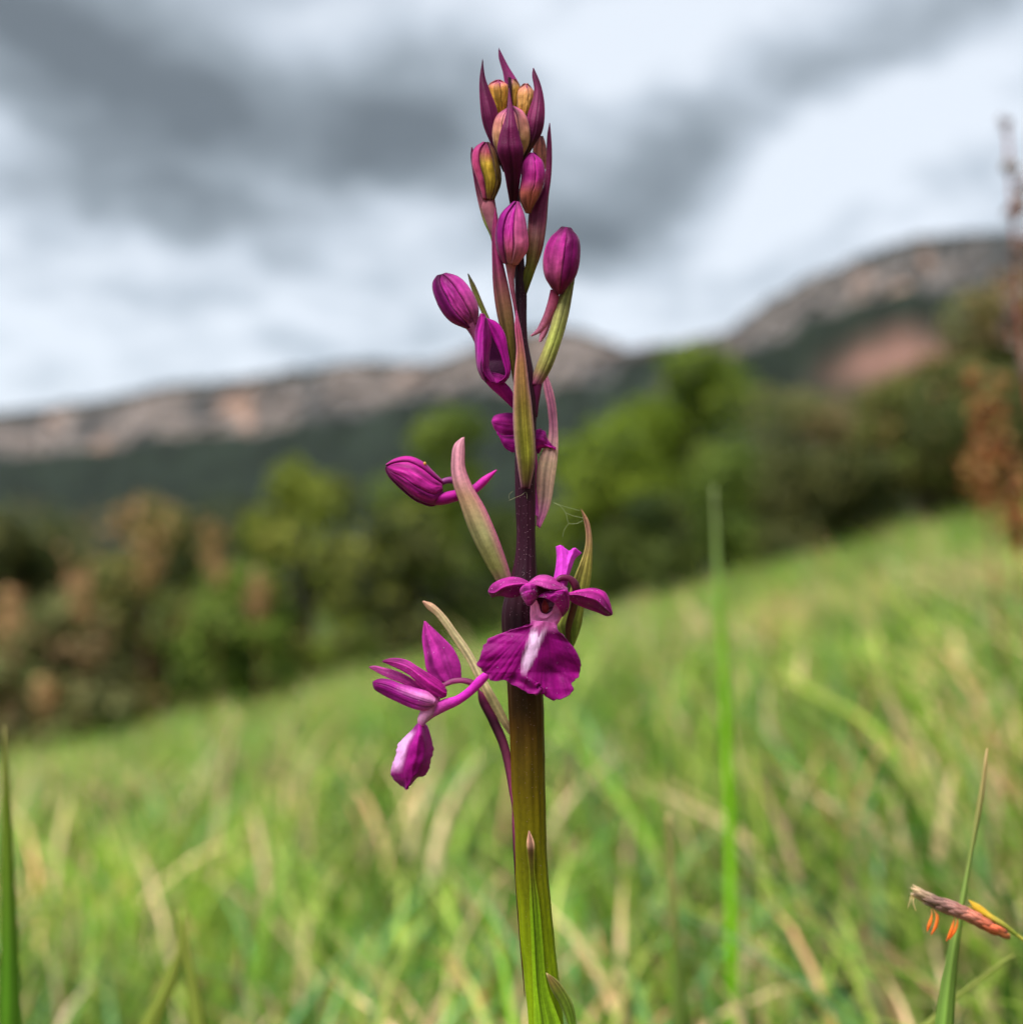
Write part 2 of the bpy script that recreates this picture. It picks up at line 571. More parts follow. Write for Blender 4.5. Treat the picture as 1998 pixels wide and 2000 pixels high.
shrub('shrub', 'dark bush between the down-slope olive bush and a fresh green one', -620, 1060, 400, 10.5, OD, 61, n=4200, group=DS)
shrub('shrub', 'fresh green bush far down the slope past the dark bush', -960, 1080, 400, 11.0, GR, 62, n=4200, group=DS)
shrub('shrub', 'last olive bush at the bottom end of the row', -1350, 1100, 400, 12.0, OL, 63, n=4200, group=DS)
shrub('shrub', 'olive bush next up the slope from the tallest grey olive bush', 2350, 470, 420, 11.5, OL, 70, n=4200, group=US)
shrub('shrub', 'last dark bush at the top end of the row', 2720, 420, 420, 11.5, OD, 71, n=4200, group=US)
shrub('tree', 'bright green tree with rounded crown below the notch of the hills', 1350, 650, 350, 17.5, BG, 9, n=9000, cat='tree', group=TG)
shrub('tree', 'mid green tree half hidden by the orchid stem', 890, 748, 330, 16.5, GR + BG, 7, n=8000, cat='tree', group=TG)
shrub('tree', 'low dark tree at the foot of the left cliffs', 430, 940, 420, 22, OD, 17, n=7000, cat='tree', group=TG)
shrub('tree', 'low olive tree behind the brownish bush', 120, 965, 480, 24, OL, 18, n=7000, cat='tree', group=TG)
shrub('tree', 'dark olive tree below the pink earth scar', 1740, 745, 420, 20, OD + GO, 19, n=8000, cat='tree', group=TG)

# ------------------------------------------------------------------ meadow grass
def grass(name, label, n, ylo, yhi, hlo, hhi, wlo, whi, seed, seg=4, spread=.62, power=1.0, maxrow=None):
    r = np.random.default_rng(seed)
    y = ylo + (yhi - ylo) * r.uniform(size=n) ** power
    x = r.uniform(-1, 1, n) * (spread * y + .25)
    keep = np.hypot(x - .005, y - .18) > .02
    x, y = x[keep], y[keep]
    n = len(x)
    z = ground_z(x, y) - .004
    patch = vnoise2(x * 2.3, y * 2.3, seed)
    patch2 = vnoise2(x * .9 + 7, y * .9, seed + 1)
    h = r.uniform(hlo, hhi, n) * (1 + .35 * patch) * r.choice([1, 1, 1, 1.45], n)
    wid = r.uniform(wlo, whi, n)
    la = r.uniform(0, 2 * np.pi, n)
    lean = h * np.abs(r.normal(.4, .35, n))
    lx = np.cos(la) * lean - .22 * h * np.clip(x / (.3 * y + .05), -.3, 1)
    ly = np.sin(la) * lean
    if maxrow is not None:
        lim = CZ - (maxrow - EYE_ROW) / FPX * (y + ly) - z + np.clip(y - .55, 0, 9)
        h = np.minimum(h, np.maximum(lim * r.uniform(.75, 1.05, n), .012))
    wa = r.uniform(0, np.pi, n)
    t = np.linspace(0, 1, seg + 1)
    cx = x[:, None] + lx[:, None] * t ** 2
    cy = y[:, None] + ly[:, None] * t ** 2
    czz = z[:, None] + h[:, None] * (t - .22 * t ** 3)
    wt = wid[:, None] * .5 * (1 - t ** 2.2) * (.65 + .35 * np.minimum(t * 4, 1))
    ox, oy = np.cos(wa)[:, None] * wt, np.sin(wa)[:, None] * wt
    Lp = np.stack([cx - ox, cy - oy, czz], -1)[:, :-1]
    Rp = np.stack([cx + ox, cy + oy, czz], -1)[:, :-1]
    tip = np.stack([cx[:, -1], cy[:, -1], czz[:, -1]], -1)
    V = np.concatenate([np.stack([Lp, Rp], 2).reshape(n, -1, 3), tip[:, None]], 1)
    m = 2 * seg + 1
    tri = []
    for s in range(seg - 1):
        a = 2 * s
        tri += [[a, a + 1, a + 3], [a, a + 3, a + 2]]
    tri.append([2 * seg - 2, 2 * seg - 1, 2 * seg])
    F = (np.arange(n)[:, None, None] * m + np.array(tri)[None]).reshape(-1, 3)
    pal = np.array([lin(c) for c in ((108, 156, 50), (142, 174, 68), (98, 152, 92), (158, 178, 94), (66, 110, 34),
                                     (220, 200, 158), (190, 152, 116))])
    straw = np.clip(.15 + .22 * patch2 + .26 * patch, .02, .65) * np.clip(1.3 - y / 9, .5, 1.3)
    u = r.uniform(size=n)
    pick = np.where(u < straw, r.choice([5, 5, 6], n), r.choice([0, 0, 1, 1, 2, 3, 4], n))
    blot = vnoise2(x * 7 + 3, y * 5, seed + 2) * .6 + .4 * vnoise2(x * 15, y * 9, seed + 3)
    c = pal[pick] * r.uniform(.45, 1.5, (n, 1)) * (1.04 + .2 * patch[:, None] + .62 * blot[:, None])
    c = c * (1 + blot[:, None] * np.array([.12, 0, -.05]))
    tc_ = np.repeat(t[:-1], 2).tolist() + [1.0]
    fade = 1 + .25 * np.array(tc_)[None, :, None] * np.array([1.2, .5, .3])
    C = (c[:, None] * fade).reshape(-1, 3)
    me = make_mesh(name, V.reshape(-1, 3), F.ravel(), np.full(len(F), 3), M_GRASS, C)
    return tag(link(name, me), label, 'grass', kind='stuff')


grass('meadow_grass', 'short mixed green and straw grass close round the orchid', 22000, -.35, 1.6, .05, .13, .0024, .0058, 5, 5, .75, .75, 1560)
grass('meadow_grass', 'scattered broad green and straw blades above the short grass', 1700, .30, 1.6, .07, .15, .003, .008, 9, 6, .6, .7, 1450)
grass('meadow_grass', 'green meadow grass further off towards the bushes', 76000, 1.2, 6.0, .06, .15, .003, .007, 6, 4, .8, .62)
grass('meadow_grass', 'pale green grass on the far part of the meadow', 90000, 5.0, 14.5, .10, .26, .006, .013, 7, 3, .75, .6)


# ------------------------------------------------------------------ plant parts drawn from edges
def rg(x0, y0, k):
    return lambda t: [(x0 + float(a) / k, y0 + float(b) / k) for a, b in (p.split(',') for p in t.split())]


R1, R2, R3 = rg(850, 60, 4.829), rg(800, 380, 4.6), rg(720, 720, 3.86)
R4, R5, R6, R7 = rg(880, 1030, 5.222), rg(680, 1130, 4.293), rg(900, 1560, 4.39), rg(1700, 1650, 5.52)


class Plant:
    """builds parts of one plant; shapes are given by their edges (x, y) and relief z towards the viewer,
    all in one unit (1998 units across the view) at the distance d of the plant"""
    def __init__(self, root, d):
        self.root, self.d = root, d
        self.o = np.array(root.location)
        self.s = d / FPX

    def world(self, G):
        return P(G[..., 0], G[..., 1], self.d - G[..., 2] * self.s) - self.o

    def emit(self, name, G, C, mat, parent, thick=0., wrap=False, back=None):
        me = grid_mesh(name, self.world(G), mat, C, thick * self.s, wrap, back)
        return link(name, me, parent if parent is not None else self.root)

    def paint(self, U, Vv, X, Y, cols, edge, streak, seed, fn):
        C = stops(cols, U)
        if streak:
            C = C * (1 + streak * (vnoise(Vv * 17 + .5 * np.sin(U * 4 + seed), seed)
                                   + .6 * vnoise(Vv * 37, seed + 2) + .9 * vnoise2(U * 5 + seed, Vv * 6, seed + 9)))[..., None]
        if edge:
            e = (np.abs(2 * Vv - 1) ** edge[2] * edge[1])[..., None]
            C = C * (1 - e) + lin(edge[0]) * e
        if fn:
            C = fn(U, Vv, X, Y, C)
        return np.clip(C, 0.0005, 1)

    def sheet(self, name, curves, zs, cols, mat=None, parent=None, cup=0., fold=0., nu=48, nv=34, thick=3.,
              edge=None, streak=.32, seed=1, fn=None, wave=0., wfreq=5., backcols=None, rib=.022, jag=0., relief=None, crease=False):
        u = np.linspace(0, 1, nu)
        cs = [spl(c, u) for c in curves]
        zz = [prof(z, u) for z in (zs if isinstance(zs, (list, tuple)) and len(zs) == len(curves) else [zs] * len(curves))]
        K = np.stack([np.concatenate([c, z[:, None]], 1) for c, z in zip(cs, zz)], 1)   # nu, k, 3
        v = np.linspace(0, 1, nv)
        k = len(curves)
        f = v * (k - 1)
        i = np.clip(f.astype(int), 0, k - 2)
        t = (f - i)[None, :, None]
        G = K[:, i] * (1 - t) + K[:, i + 1] * t
        if k > 2 and not crease:                     # smooth relief across the spine
            Z = K[..., 2]
            for a in range(nu):
                G[a, :, 2] = np.interp(v, np.linspace(0, 1, k), Z[a]) if k > 3 else (
                    Z[a, 0] * (1 - v) * (1 - 2 * v) + Z[a, 1] * 4 * v * (1 - v) + Z[a, 2] * v * (2 * v - 1))
        wd = np.linalg.norm(K[:, -1, :2] - K[:, 0, :2], axis=1)[:, None]
        q = 2 * v[None] - 1
        G[..., 2] += cup * wd * (1 - q ** 2) + fold * wd * (1 - np.abs(q) ** .8)
        U, Vv = np.meshgrid(u, v, indexing='ij')
        if rib:
            G[..., 2] += rib * np.minimum(wd, 120) * (vnoise(Vv * 17 + .5 * np.sin(U * 4 + seed), seed) + .5 * vnoise(Vv * 37, seed + 2)) * (1 - np.abs(q) ** 6)
            G[..., 2] += rib * np.minimum(wd, 120) * 1.5 * vnoise2(U * 7 + seed, Vv * 3, seed + 6)
        if relief:
            G[..., 2] = relief(G[..., 0], G[..., 1], G[..., 2])
        if jag:
            dirn = G[..., :2] - G[:, nv // 2:nv // 2 + 1, :2]
            dirn = dirn / np.maximum(np.linalg.norm(dirn, axis=-1, keepdims=True), 1e-6)
            am = (vnoise(u * 61, seed)[:, None] * 1.0 + vnoise(u * 27, seed + 4)[:, None]) * np.abs(q) ** 8 * jag * np.clip((u - .15) * 5, 0, 1)[:, None]
            G[..., :2] += dirn * am[..., None]
        if wave:
            G[..., 2] += wave * np.abs(q) ** 1.5 * (vnoise(U * wfreq + 3 * (q > 0), seed) + .5 * vnoise(U * wfreq * 2.3, seed + 5))
            G[..., 2] += wave * .5 * vnoise2(U * 6, Vv * 5, seed)
        C = self.paint(U, Vv, G[..., 0], G[..., 1], cols, edge, streak, seed, fn)
        back = None
        if backcols:
            back = self.paint(U, Vv, G[..., 0], G[..., 1], backcols, None, streak, seed + 1, None)
        return self.emit(name, G, C, mat or M_PETAL, parent, thick, False, back)

    def pod(self, name, left, right, z, cols, mat=None, parent=None, depth=.9, nu=44, nv=32, grooves=(), ribs=(0, 0),
            streak=.15, seed=1, fn=None, th=None, swell=(1., 0.), thick=3., lump=0., notch=0., jit=0.):
        u = np.linspace(0, 1, nu)
        L, Rr = spl(left, u), spl(right, u)
        zc = prof(z, u)
        wrap = th is None
        a = np.linspace(0, 2 * np.pi, nv, endpoint=False) if wrap else np.linspace(th[0], th[1], nv)
        g = np.ones_like(a)
        for c0, dp, sg in grooves:
            dd = (a - c0 + np.pi) % (2 * np.pi) - np.pi
            g -= dp * np.exp(-(dd / sg) ** 2)
        if ribs[0]:
            g += ribs[1] * np.cos(a * ribs[0])
        if not wrap:
            q = np.linspace(-1, 1, nv)
            g *= swell[0] + swell[1] * (1 - q ** 4)
        mid, half = (L + Rr) / 2, (Rr - L) / 2
        if jit:
            mid = mid + np.stack([jit * (vnoise(u * 60, seed) + .5 * vnoise(u * 150, seed + 1)), 0 * u], 1)
            half = half * (1 + .03 * vnoise(u * 45, seed + 2) + .02 * vnoise(u * 120, seed + 3))[:, None]
        g = np.broadcast_to(g, (nu, nv)).copy()
        if notch and not wrap:
            g -= notch * np.clip(1 - u / .32, 0, 1)[:, None] * np.abs(q)[None] ** 3
        hw = np.linalg.norm(half, axis=1)
        G = np.zeros((nu, nv, 3))
        G[..., :2] = mid[:, None] + half[:, None] * (np.cos(a) * g)[:, :, None]
        G[..., 2] = zc[:, None] + depth * hw[:, None] * (np.sin(a) * g)
        U, Vv = np.meshgrid(u, np.linspace(0, 1, nv), indexing='ij')
        if lump:
            G[..., 2] += lump * vnoise2(U * 9, Vv * 7, seed) * hw[:, None]
        C = self.paint(U, Vv, G[..., 0], G[..., 1], cols, None, streak, seed, fn)
        return self.emit(name, G, C, mat or M_PETAL, parent, 0 if wrap else thick, wrap)

    def bud(self, left, right, z, cols, seams, parent=None, depth=.9, seed=1, name='bud', core=None, label=None,
            sepcols=None, gap=.012):
        """closed bud: a core with sepals folded over it that meet in seams"""
        u = np.linspace(0, 1, 24)
        L, Rr = spl(left, u), spl(right, u)
        m = (L + Rr) / 2
        b = self.pod(name, (m + (L - m) * .9).tolist(), (m + (Rr - m) * .9).tolist(), z,
                     core or [(0, (110, 14, 84)), (1, (100, 30, 70))], parent=parent, depth=depth, seed=seed)
        if label: b['label'] = label
        k = len(seams)
        for i in range(k):
            a0, a1 = seams[i], seams[(i + 1) % k]
            if a1 <= a0: a1 += 2 * math.pi
            cc = sepcols[i] if sepcols and sepcols[i] else cols

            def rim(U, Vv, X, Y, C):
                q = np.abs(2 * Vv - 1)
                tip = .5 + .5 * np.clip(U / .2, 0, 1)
                pale = 1 + .28 * np.exp(-((Vv - .45) / .2) ** 2 - ((U - .55) / .22) ** 2)  # brighter sepal centre painted in, imitating light glowing through the tissue
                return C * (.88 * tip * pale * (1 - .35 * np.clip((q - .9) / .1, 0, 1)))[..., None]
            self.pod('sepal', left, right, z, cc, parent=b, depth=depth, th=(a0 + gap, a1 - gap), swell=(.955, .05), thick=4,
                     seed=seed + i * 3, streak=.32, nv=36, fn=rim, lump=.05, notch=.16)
        return b


def T(x, n=1):
    return [x] * n


# ------------------------------------------------------------------ the orchid
bx = P(1150, 4330, D0)
oz = float(ground_z(bx[0], bx[1]))
orchid = thing('orchid', 'tall magenta orchid with dark purple stem, closed buds above and open flowers below', 'orchid',
               (float(bx[0]), float(bx[1]), oz))
O = Plant(orchid, D0)
MAR, MARD, PUR, MAG, PNK = (104, 16, 72), (70, 6, 48), (128, 24, 96), (170, 28, 140), (200, 104, 160)
GRN, OLV, BRN, CRM = (128, 138, 58), (120, 104, 40), (92, 70, 38), (186, 176, 136)
PEA, YEL = (206, 138, 110), (186, 152, 50)

sy_ = [150, 330, 480, 569, 650, 771, 860, 953, 1108, 1150, 1185, 1240, 1300, 1365, 1479, 1560, 1788, 2000, 2300, 2900, 3600, 4420]
sl_ = [992, 995, 1003, 1006, 1006, 1005, 1005, 1005, 1002, 990, 981, 981, 988, 992, 999, 1001, 1012, 1033, 1050, 1080, 1105, 1122]
sr_ = [998, 1012, 1022, 1028, 1030, 1047, 1046, 1045, 1048, 1051, 1048, 1052, 1058, 1062, 1063, 1065, 1076, 1099, 1118, 1152, 1182, 1204]


def stem_fn(U, Vv, X, Y, C):
    ks = [0, 1050, 1220, 1330, 1420, 1560, 1700, 1850, 2000, 4500]
    cs = np.array([lin(c) for c in ((46, 14, 32), (52, 15, 36), (44, 15, 28), (54, 28, 24), (76, 50, 10), (96, 82, 6),
                                    (108, 108, 8), (118, 136, 10), (134, 164, 18), (120, 150, 40))])
    K = np.stack([np.interp(Y, ks, cs[:, i]) for i in range(3)], -1)
    st = 1 + .24 * vnoise(Vv * 34, 4) + .16 * vnoise2(Vv * 30, Y / 40, 6) + .22 * vnoise2(Vv * 9, Y / 90, 8)
    return K * st[..., None]


O.pod('stem', list(zip(sl_, sy_)), list(zip(sr_, sy_)), 0, [(0, MARD), (1, MARD)], M_STEM, depth=.95, nu=260, nv=64,
      ribs=(13, .03), streak=0, fn=stem_fn, jit=1.1, seed=7)
# --- top cluster: bracts and buds
O.sheet('bract', [R1('445,262 418,450 420,650 450,880 530,1080 640,1330'), R1('449,262 474,440 520,570 578,720 610,900 700,1330')],
        [0, 6, 10, 6, 0], [(0, (60, 10, 46)), (.35, MAR), (.75, MARD), (1, (70, 40, 30))], M_BRACT, cup=.28, edge=((150, 60, 110), .35, 6))
O.sheet('bract', [R1('598,158 596,220 640,400 665,580 690,800'), R1('602,158 700,345 760,440 800,510 790,800')],
        -34, [(0, (96, 26, 74)), (.5, (140, 44, 108)), (1, MAR)], M_BRACT, cup=.25, seed=3)
O.sheet('bract', [R1('922,346 914,400 932,560 900,680 866,800 850,1000 760,1330'), R1('930,346 985,470 1034,740 1010,950 905,1130 800,1330')],
        [0, 6, 12, 8, 0], [(0, (80, 20, 58)), (.4, (126, 36, 88)), (.65, MARD), (.85, (84, 62, 32)), (1, (80, 50, 30))], M_BRACT,
        cup=.3, seed=5, edge=((158, 70, 110), .35, 6))
O.sheet('bract', [R1('693,535 668,780 602,1000 584,1120 640,1290 680,1500 705,1640'), R1('697,535 744,780 800,1000 831,1120 815,1300 790,1500 765,1640')],
        [30, 46, 60, 60, 48, 30, 10], [(0, (100, 22, 74)), (.3, MAR), (.6, (96, 14, 66)), (.85, (60, 10, 40)), (1, (70, 30, 30))], M_BRACT,
        cup=.34, fold=-.22, seed=6, nv=40, edge=((150, 40, 110), .3, 5),
        fn=lambda U, Vv, X, Y, C: C * (1 - .55 * np.exp(-((Vv - .45) / .14) ** 2) * np.clip((U - .35) * 4, 0, 1))[..., None])
O.sheet('bract', [R1('340,1095 333,1180 350,1310 392,1560 455,1800 525,1960') + R2('735,420'), R1('352,1095 372,1180 392,1310 445,1530 545,1700 585,1960') + R2('800,420')],
        [-4, -10, -14, -16, -10], [(0, (84, 14, 60)), (.3, MAR), (.6, (150, 88, 104)), (.8, (134, 140, 74)), (1, (110, 120, 60))], M_BRACT,
        cup=.3, seed=7)
O.sheet('bract', [R1('1076,866 1060,950 1045,1250 1010,1490 905,1640 868,1900') + R2('1046,430 1042,620 1000,770 975,900'),
                  R1('1084,866 1101,1100 1092,1400') + R2('1252,0 1232,250 1192,500 1122,700 1050,900')],
        [-10, -8, -4, 4, 10, 8, 2], [(0, (104, 26, 74)), (.4, (116, 24, 76)), (.55, (124, 48, 84)), (.7, (118, 84, 66)), (.88, (122, 126, 50)), (1, (60, 40, 30))],
        M_BRACT, cup=.3, seed=8, nu=60, edge=((150, 150, 90), .25, 8))
PH = math.pi / 2
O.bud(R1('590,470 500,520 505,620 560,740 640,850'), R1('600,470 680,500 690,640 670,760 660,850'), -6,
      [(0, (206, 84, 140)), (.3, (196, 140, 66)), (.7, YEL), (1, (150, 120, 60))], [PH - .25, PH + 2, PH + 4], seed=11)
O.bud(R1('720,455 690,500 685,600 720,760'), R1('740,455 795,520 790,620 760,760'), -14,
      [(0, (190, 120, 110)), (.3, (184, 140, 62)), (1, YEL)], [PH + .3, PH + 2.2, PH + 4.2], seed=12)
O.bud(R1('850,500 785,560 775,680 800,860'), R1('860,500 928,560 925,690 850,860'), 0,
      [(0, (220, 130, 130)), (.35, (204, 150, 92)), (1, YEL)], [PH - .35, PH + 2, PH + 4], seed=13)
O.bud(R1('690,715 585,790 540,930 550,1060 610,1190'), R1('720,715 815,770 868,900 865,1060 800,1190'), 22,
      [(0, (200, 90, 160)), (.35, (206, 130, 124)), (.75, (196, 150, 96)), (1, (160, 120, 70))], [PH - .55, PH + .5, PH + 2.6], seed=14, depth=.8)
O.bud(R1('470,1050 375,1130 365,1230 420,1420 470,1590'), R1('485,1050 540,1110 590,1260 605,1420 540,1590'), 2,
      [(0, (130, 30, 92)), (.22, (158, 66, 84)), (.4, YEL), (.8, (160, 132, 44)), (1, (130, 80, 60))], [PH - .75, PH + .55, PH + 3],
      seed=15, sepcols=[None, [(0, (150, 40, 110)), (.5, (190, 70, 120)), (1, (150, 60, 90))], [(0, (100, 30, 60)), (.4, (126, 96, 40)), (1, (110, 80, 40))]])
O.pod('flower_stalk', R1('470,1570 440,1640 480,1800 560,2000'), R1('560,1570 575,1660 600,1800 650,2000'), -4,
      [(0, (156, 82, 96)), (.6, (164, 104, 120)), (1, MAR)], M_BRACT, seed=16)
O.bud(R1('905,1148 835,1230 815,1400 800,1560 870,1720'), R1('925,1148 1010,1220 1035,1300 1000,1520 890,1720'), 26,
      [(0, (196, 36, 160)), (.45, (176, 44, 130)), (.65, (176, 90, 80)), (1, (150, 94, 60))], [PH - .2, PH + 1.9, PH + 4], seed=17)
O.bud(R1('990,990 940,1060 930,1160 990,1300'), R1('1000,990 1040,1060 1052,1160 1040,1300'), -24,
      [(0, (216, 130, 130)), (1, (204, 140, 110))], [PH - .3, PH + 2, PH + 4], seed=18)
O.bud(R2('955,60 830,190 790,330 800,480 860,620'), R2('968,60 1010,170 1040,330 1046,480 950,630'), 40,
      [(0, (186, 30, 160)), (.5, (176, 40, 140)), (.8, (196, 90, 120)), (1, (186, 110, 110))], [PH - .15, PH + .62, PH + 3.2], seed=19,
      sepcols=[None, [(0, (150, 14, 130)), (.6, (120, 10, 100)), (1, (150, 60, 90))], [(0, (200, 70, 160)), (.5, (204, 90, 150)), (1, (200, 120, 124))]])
O.pod('flower_stalk', R2('855,600 872,690 900,850 935,1020 950,1120'), R2('965,590 945,700 945,850 965,1010 985,1120'), [34, 28, 20, 14],
      [(0, (186, 110, 120)), (.5, (170, 90, 120)), (1, (130, 50, 80))], M_BRACT, seed=20)
O.sheet('bract', [R2('766,118 742,300 740,560 752,850 785,1080 850,1330 900,1520 945,1760'), R2('772,118 800,300 808,470 850,650 905,900 935,1080 955,1500 965,1760')],
        [16, 22, 26, 26, 22, 14, 6], [(0, (140, 30, 90)), (.3, (128, 36, 84)), (.5, (124, 80, 66)), (.7, (112, 96, 48)), (1, (90, 84, 34))], M_BRACT,
        cup=.32, seed=21, nu=56, edge=((150, 70, 110), .3, 5))
# --- middle: bud on the right with its bract
O.bud(R2('1375,286 1265,380 1200,560 1215,740 1325,895'), R2('1440,296 1510,370 1532,560 1490,740 1360,895'), 16,
      [(0, (120, 6, 92)), (.2, (160, 28, 128)), (.55, (186, 66, 140)), (.85, (190, 90, 120)), (1, (130, 40, 70))], [PH - .12, PH + 2.1, PH + 4.1],
      seed=22, sepcols=[[(0, (120, 6, 92)), (.3, (178, 40, 140)), (.7, (184, 76, 130)), (1, (140, 50, 84))], None, [(0, (110, 4, 84)), (.4, (140, 16, 110)), (1, (120, 30, 70))]])
O.pod('flower_stalk', R2('1265,850 1240,960 1185,1120 1130,1220 1085,1262'), R2('1345,870 1330,980 1265,1120 1190,1230 1095,1275'), [6, 2, -4, -8],
      [(0, (150, 50, 90)), (.4, (186, 98, 130)), (1, (204, 130, 160))], M_PETAL, seed=23)
O.pod('flower_stalk', R2('1262,1050 1215,1150 1170,1250 1160,1318'), R2('1300,1060 1268,1160 1228,1260 1180,1328'), [0, -6, -8, -8],
      [(0, (186, 98, 130)), (1, (206, 130, 160))], M_PETAL, seed=123, nu=20)
O.sheet('bract', [R2('1488,690 1420,790 1345,900 1285,1100 1225,1310 1150,1500 1075,1700'), R2('1494,690 1478,800 1425,1100 1350,1360 1250,1610 1175,1725')],
        [-6, -2, 4, 8, 10, 6], [(0, (130, 130, 70)), (.3, (150, 146, 90)), (.6, (150, 156, 76)), (.85, (140, 130, 74)), (1, (150, 50, 110))], M_BRACT,
        cup=.32, seed=24, nu=56, edge=((190, 160, 140), .4, 5))
O.pod('node', R2('1075,1690 1085,1760 1098,1860 1110,2000'), R2('1195,1690 1180,1780 1165,1860 1150,2000'), 2, [(0, (110, 24, 80)), (1, (74, 20, 52))], M_STEM, seed=25)
O.bud(R2('270,722 228,780 260,960 370,1120 540,1200'), R2('310,712 430,750 540,870 600,1010 600,1160'), -10,
      [(0, (120, 10, 96)), (.3, (176, 40, 148)), (.75, (180, 60, 140)), (1, (180, 90, 130))], [PH - .4, PH + .45, PH + 3], seed=26,
      sepcols=[None, [(0, (110, 6, 90)), (.5, (140, 20, 120)), (1, (150, 40, 110))], [(0, (130, 16, 104)), (.4, (186, 60, 156)), (1, (186, 90, 134))]])
O.pod('flower_stalk', R2('480,1170 540,1250 620,1400 760,1560'), R2('600,1130 620,1220 690,1340 800,1500'), [-10, -14, -20],
      [(0, (190, 100, 150)), (1, (150, 50, 110))], M_PETAL, seed=27)
O.sheet('bract', [R2('520,708 540,800 610,980 680,1130 760,1300'), R2('530,708 585,800 650,950 720,1110 820,1300')], -26,
        [(0, (50, 60, 36)), (.2, (96, 96, 44)), (.6, (110, 116, 50)), (1, (90, 90, 50))], M_BRACT, cup=.2, seed=28, edge=((196, 130, 160), .3, 4))
# --- opening bud in front with a dark hollow
bo = O.pod('opening_bud', R2('635,1100 605,1200 600,1400 640,1580 700,1670'), R2('700,1110 800,1200 860,1380 885,1560 850,1690'), [10, -14, -16, 6],
           [(0, (70, 6, 60)), (.4, (58, 5, 50)), (1, (64, 6, 54))], depth=.25, seed=29)
bo['label'] = 'half open deep magenta bud with a dark hollow'
O.sheet('sepal', [R2('632,1066 592,1200 588,1400 612,1580 650,1660'), R2('655,1066 690,1110 668,1220 655,1420 640,1560 690,1690')],
        [[30, 32, 34, 34], [48, 60, 66, 50]], [(0, (150, 20, 120)), (.5, (170, 20, 150)), (1, (150, 14, 124))], parent=bo, cup=.25, seed=30,
        edge=((60, 4, 50), .5, 6))
O.sheet('sepal', [R2('678,1100 662,1250 662,1450 668,1600 730,1690'), R2('690,1100 740,1280 720,1450 720,1560 780,1690')],
        [[64, 70, 70, 50], [56, 44, 40, 40]], [(0, (120, 14, 100)), (.5, (160, 18, 138)), (1, (140, 14, 114))], parent=bo, cup=.2, seed=31)
O.sheet('sepal', [R2('672,1096 735,1260 770,1330 830,1480 850,1640 770,1688'), R2('700,1108 780,1140 850,1235 884,1400 897,1630 850,1698')],
        [[54, 46, 40, 40], [40, 40, 36, 30]], [(0, (150, 14, 124)), (.5, (168, 22, 144)), (1, (130, 10, 104))], parent=bo, cup=.22, seed=32)
O.sheet('sepal', [R2('650,1640 690,1660 760,1690 850,1698'), R2('640,1600 700,1590 780,1600 895,1640')], [[40, 44, 44, 34], [26, 26, 26, 26]],
        [(0, (140, 14, 116)), (1, (120, 8, 96))], parent=bo, cup=.1, seed=33, nu=20, nv=10)
O.pod('flower_stalk', R2('640,1640 720,1730 830,1830 925,1920'), R2('860,1690 900,1730 928,1780 945,1920'), [22, 18, 12, 6],
      [(0, (150, 18, 122)), (.5, (166, 22, 132)), (1, (150, 20, 116))], M_PETAL, depth=.45, seed=34)
# --- the long front bract on the stem
O.sheet('bract', [R2('957,1036 944,1150 958,1400 940,1600 930,1800') + R3('1092,470 1118,700 1150,905'),
                  R2('963,1036 1000,1200 1042,1450 1072,1680') + R3('1242,380 1256,700 1215,905')],
        [30, 34, 38, 42, 42, 36, 24], [(0, (170, 70, 120)), (.12, (160, 60, 96)), (.3, (150, 104, 60)), (.55, (116, 100, 34)), (.8, (136, 134, 44)), (.95, (110, 90, 50)), (1, (84, 26, 60))],
        M_BRACT, cup=.34, fold=-.06, seed=36, nu=80, nv=30, streak=.5, edge=((206, 130, 170), .6, 4))
# --- flower and bract behind the stem
O.sheet('bract', [R3('1310,-5 1318,150 1346,290 1340,560 1296,650 1268,760 1266,1000 1262,1180'), R3('1330,-5 1400,200 1427,450 1430,600 1402,850 1360,1060 1292,1205')],
        [-46, -44, -40, -30, -22, -10], [(0, (206, 120, 160)), (.35, (200, 124, 160)), (.6, (204, 172, 146)), (.8, (202, 160, 150)), (1, (214, 90, 180))], M_BRACT,
        cup=.2, seed=37, nu=60, edge=((214, 190, 160), .3, 4))
f0 = link('flower', None, orchid)
O.sheet('petal', [R3('925,400 940,360 1010,335 1100,335 1180,360'), R3('925,400 950,460 1020,500 1100,505 1180,490')], -50,
        [(0, (190, 44, 160)), (1, (170, 30, 140))], parent=f0, cup=.22, seed=38)
O.sheet('petal', [R3('965,470 1010,500 1060,500 1180,480'), R3('985,520 1030,600 1080,630 1180,600')], -44,
        [(0, (176, 28, 148)), (1, (140, 14, 116))], parent=f0, cup=.2, seed=39)
O.sheet('sepal', [R3('1190,440 1270,460 1330,470 1350,530 1412,600'), R3('1190,600 1270,610 1340,595 1380,600 1412,606')], -26,
        [(0, (160, 24, 132)), (1, (180, 34, 150))], parent=f0, cup=.2, seed=40, wave=6)
O.pod('lip', R3('1230,470 1240,540 1262,600 1270,640'), R3('1300,450 1320,520 1310,590 1290,640'), -34, [(0, MAG), (1, (120, 10, 96))], parent=f0, seed=41)
O.pod('flower_stalk', R3('1150,470 1170,600 1190,800 1215,1080'), R3('1250,470 1265,600 1280,800 1285,1120'), [-44, -40, -34, -12],
      [(0, (170, 60, 130)), (1, (190, 80, 160))], M_PETAL, parent=f0, seed=42)
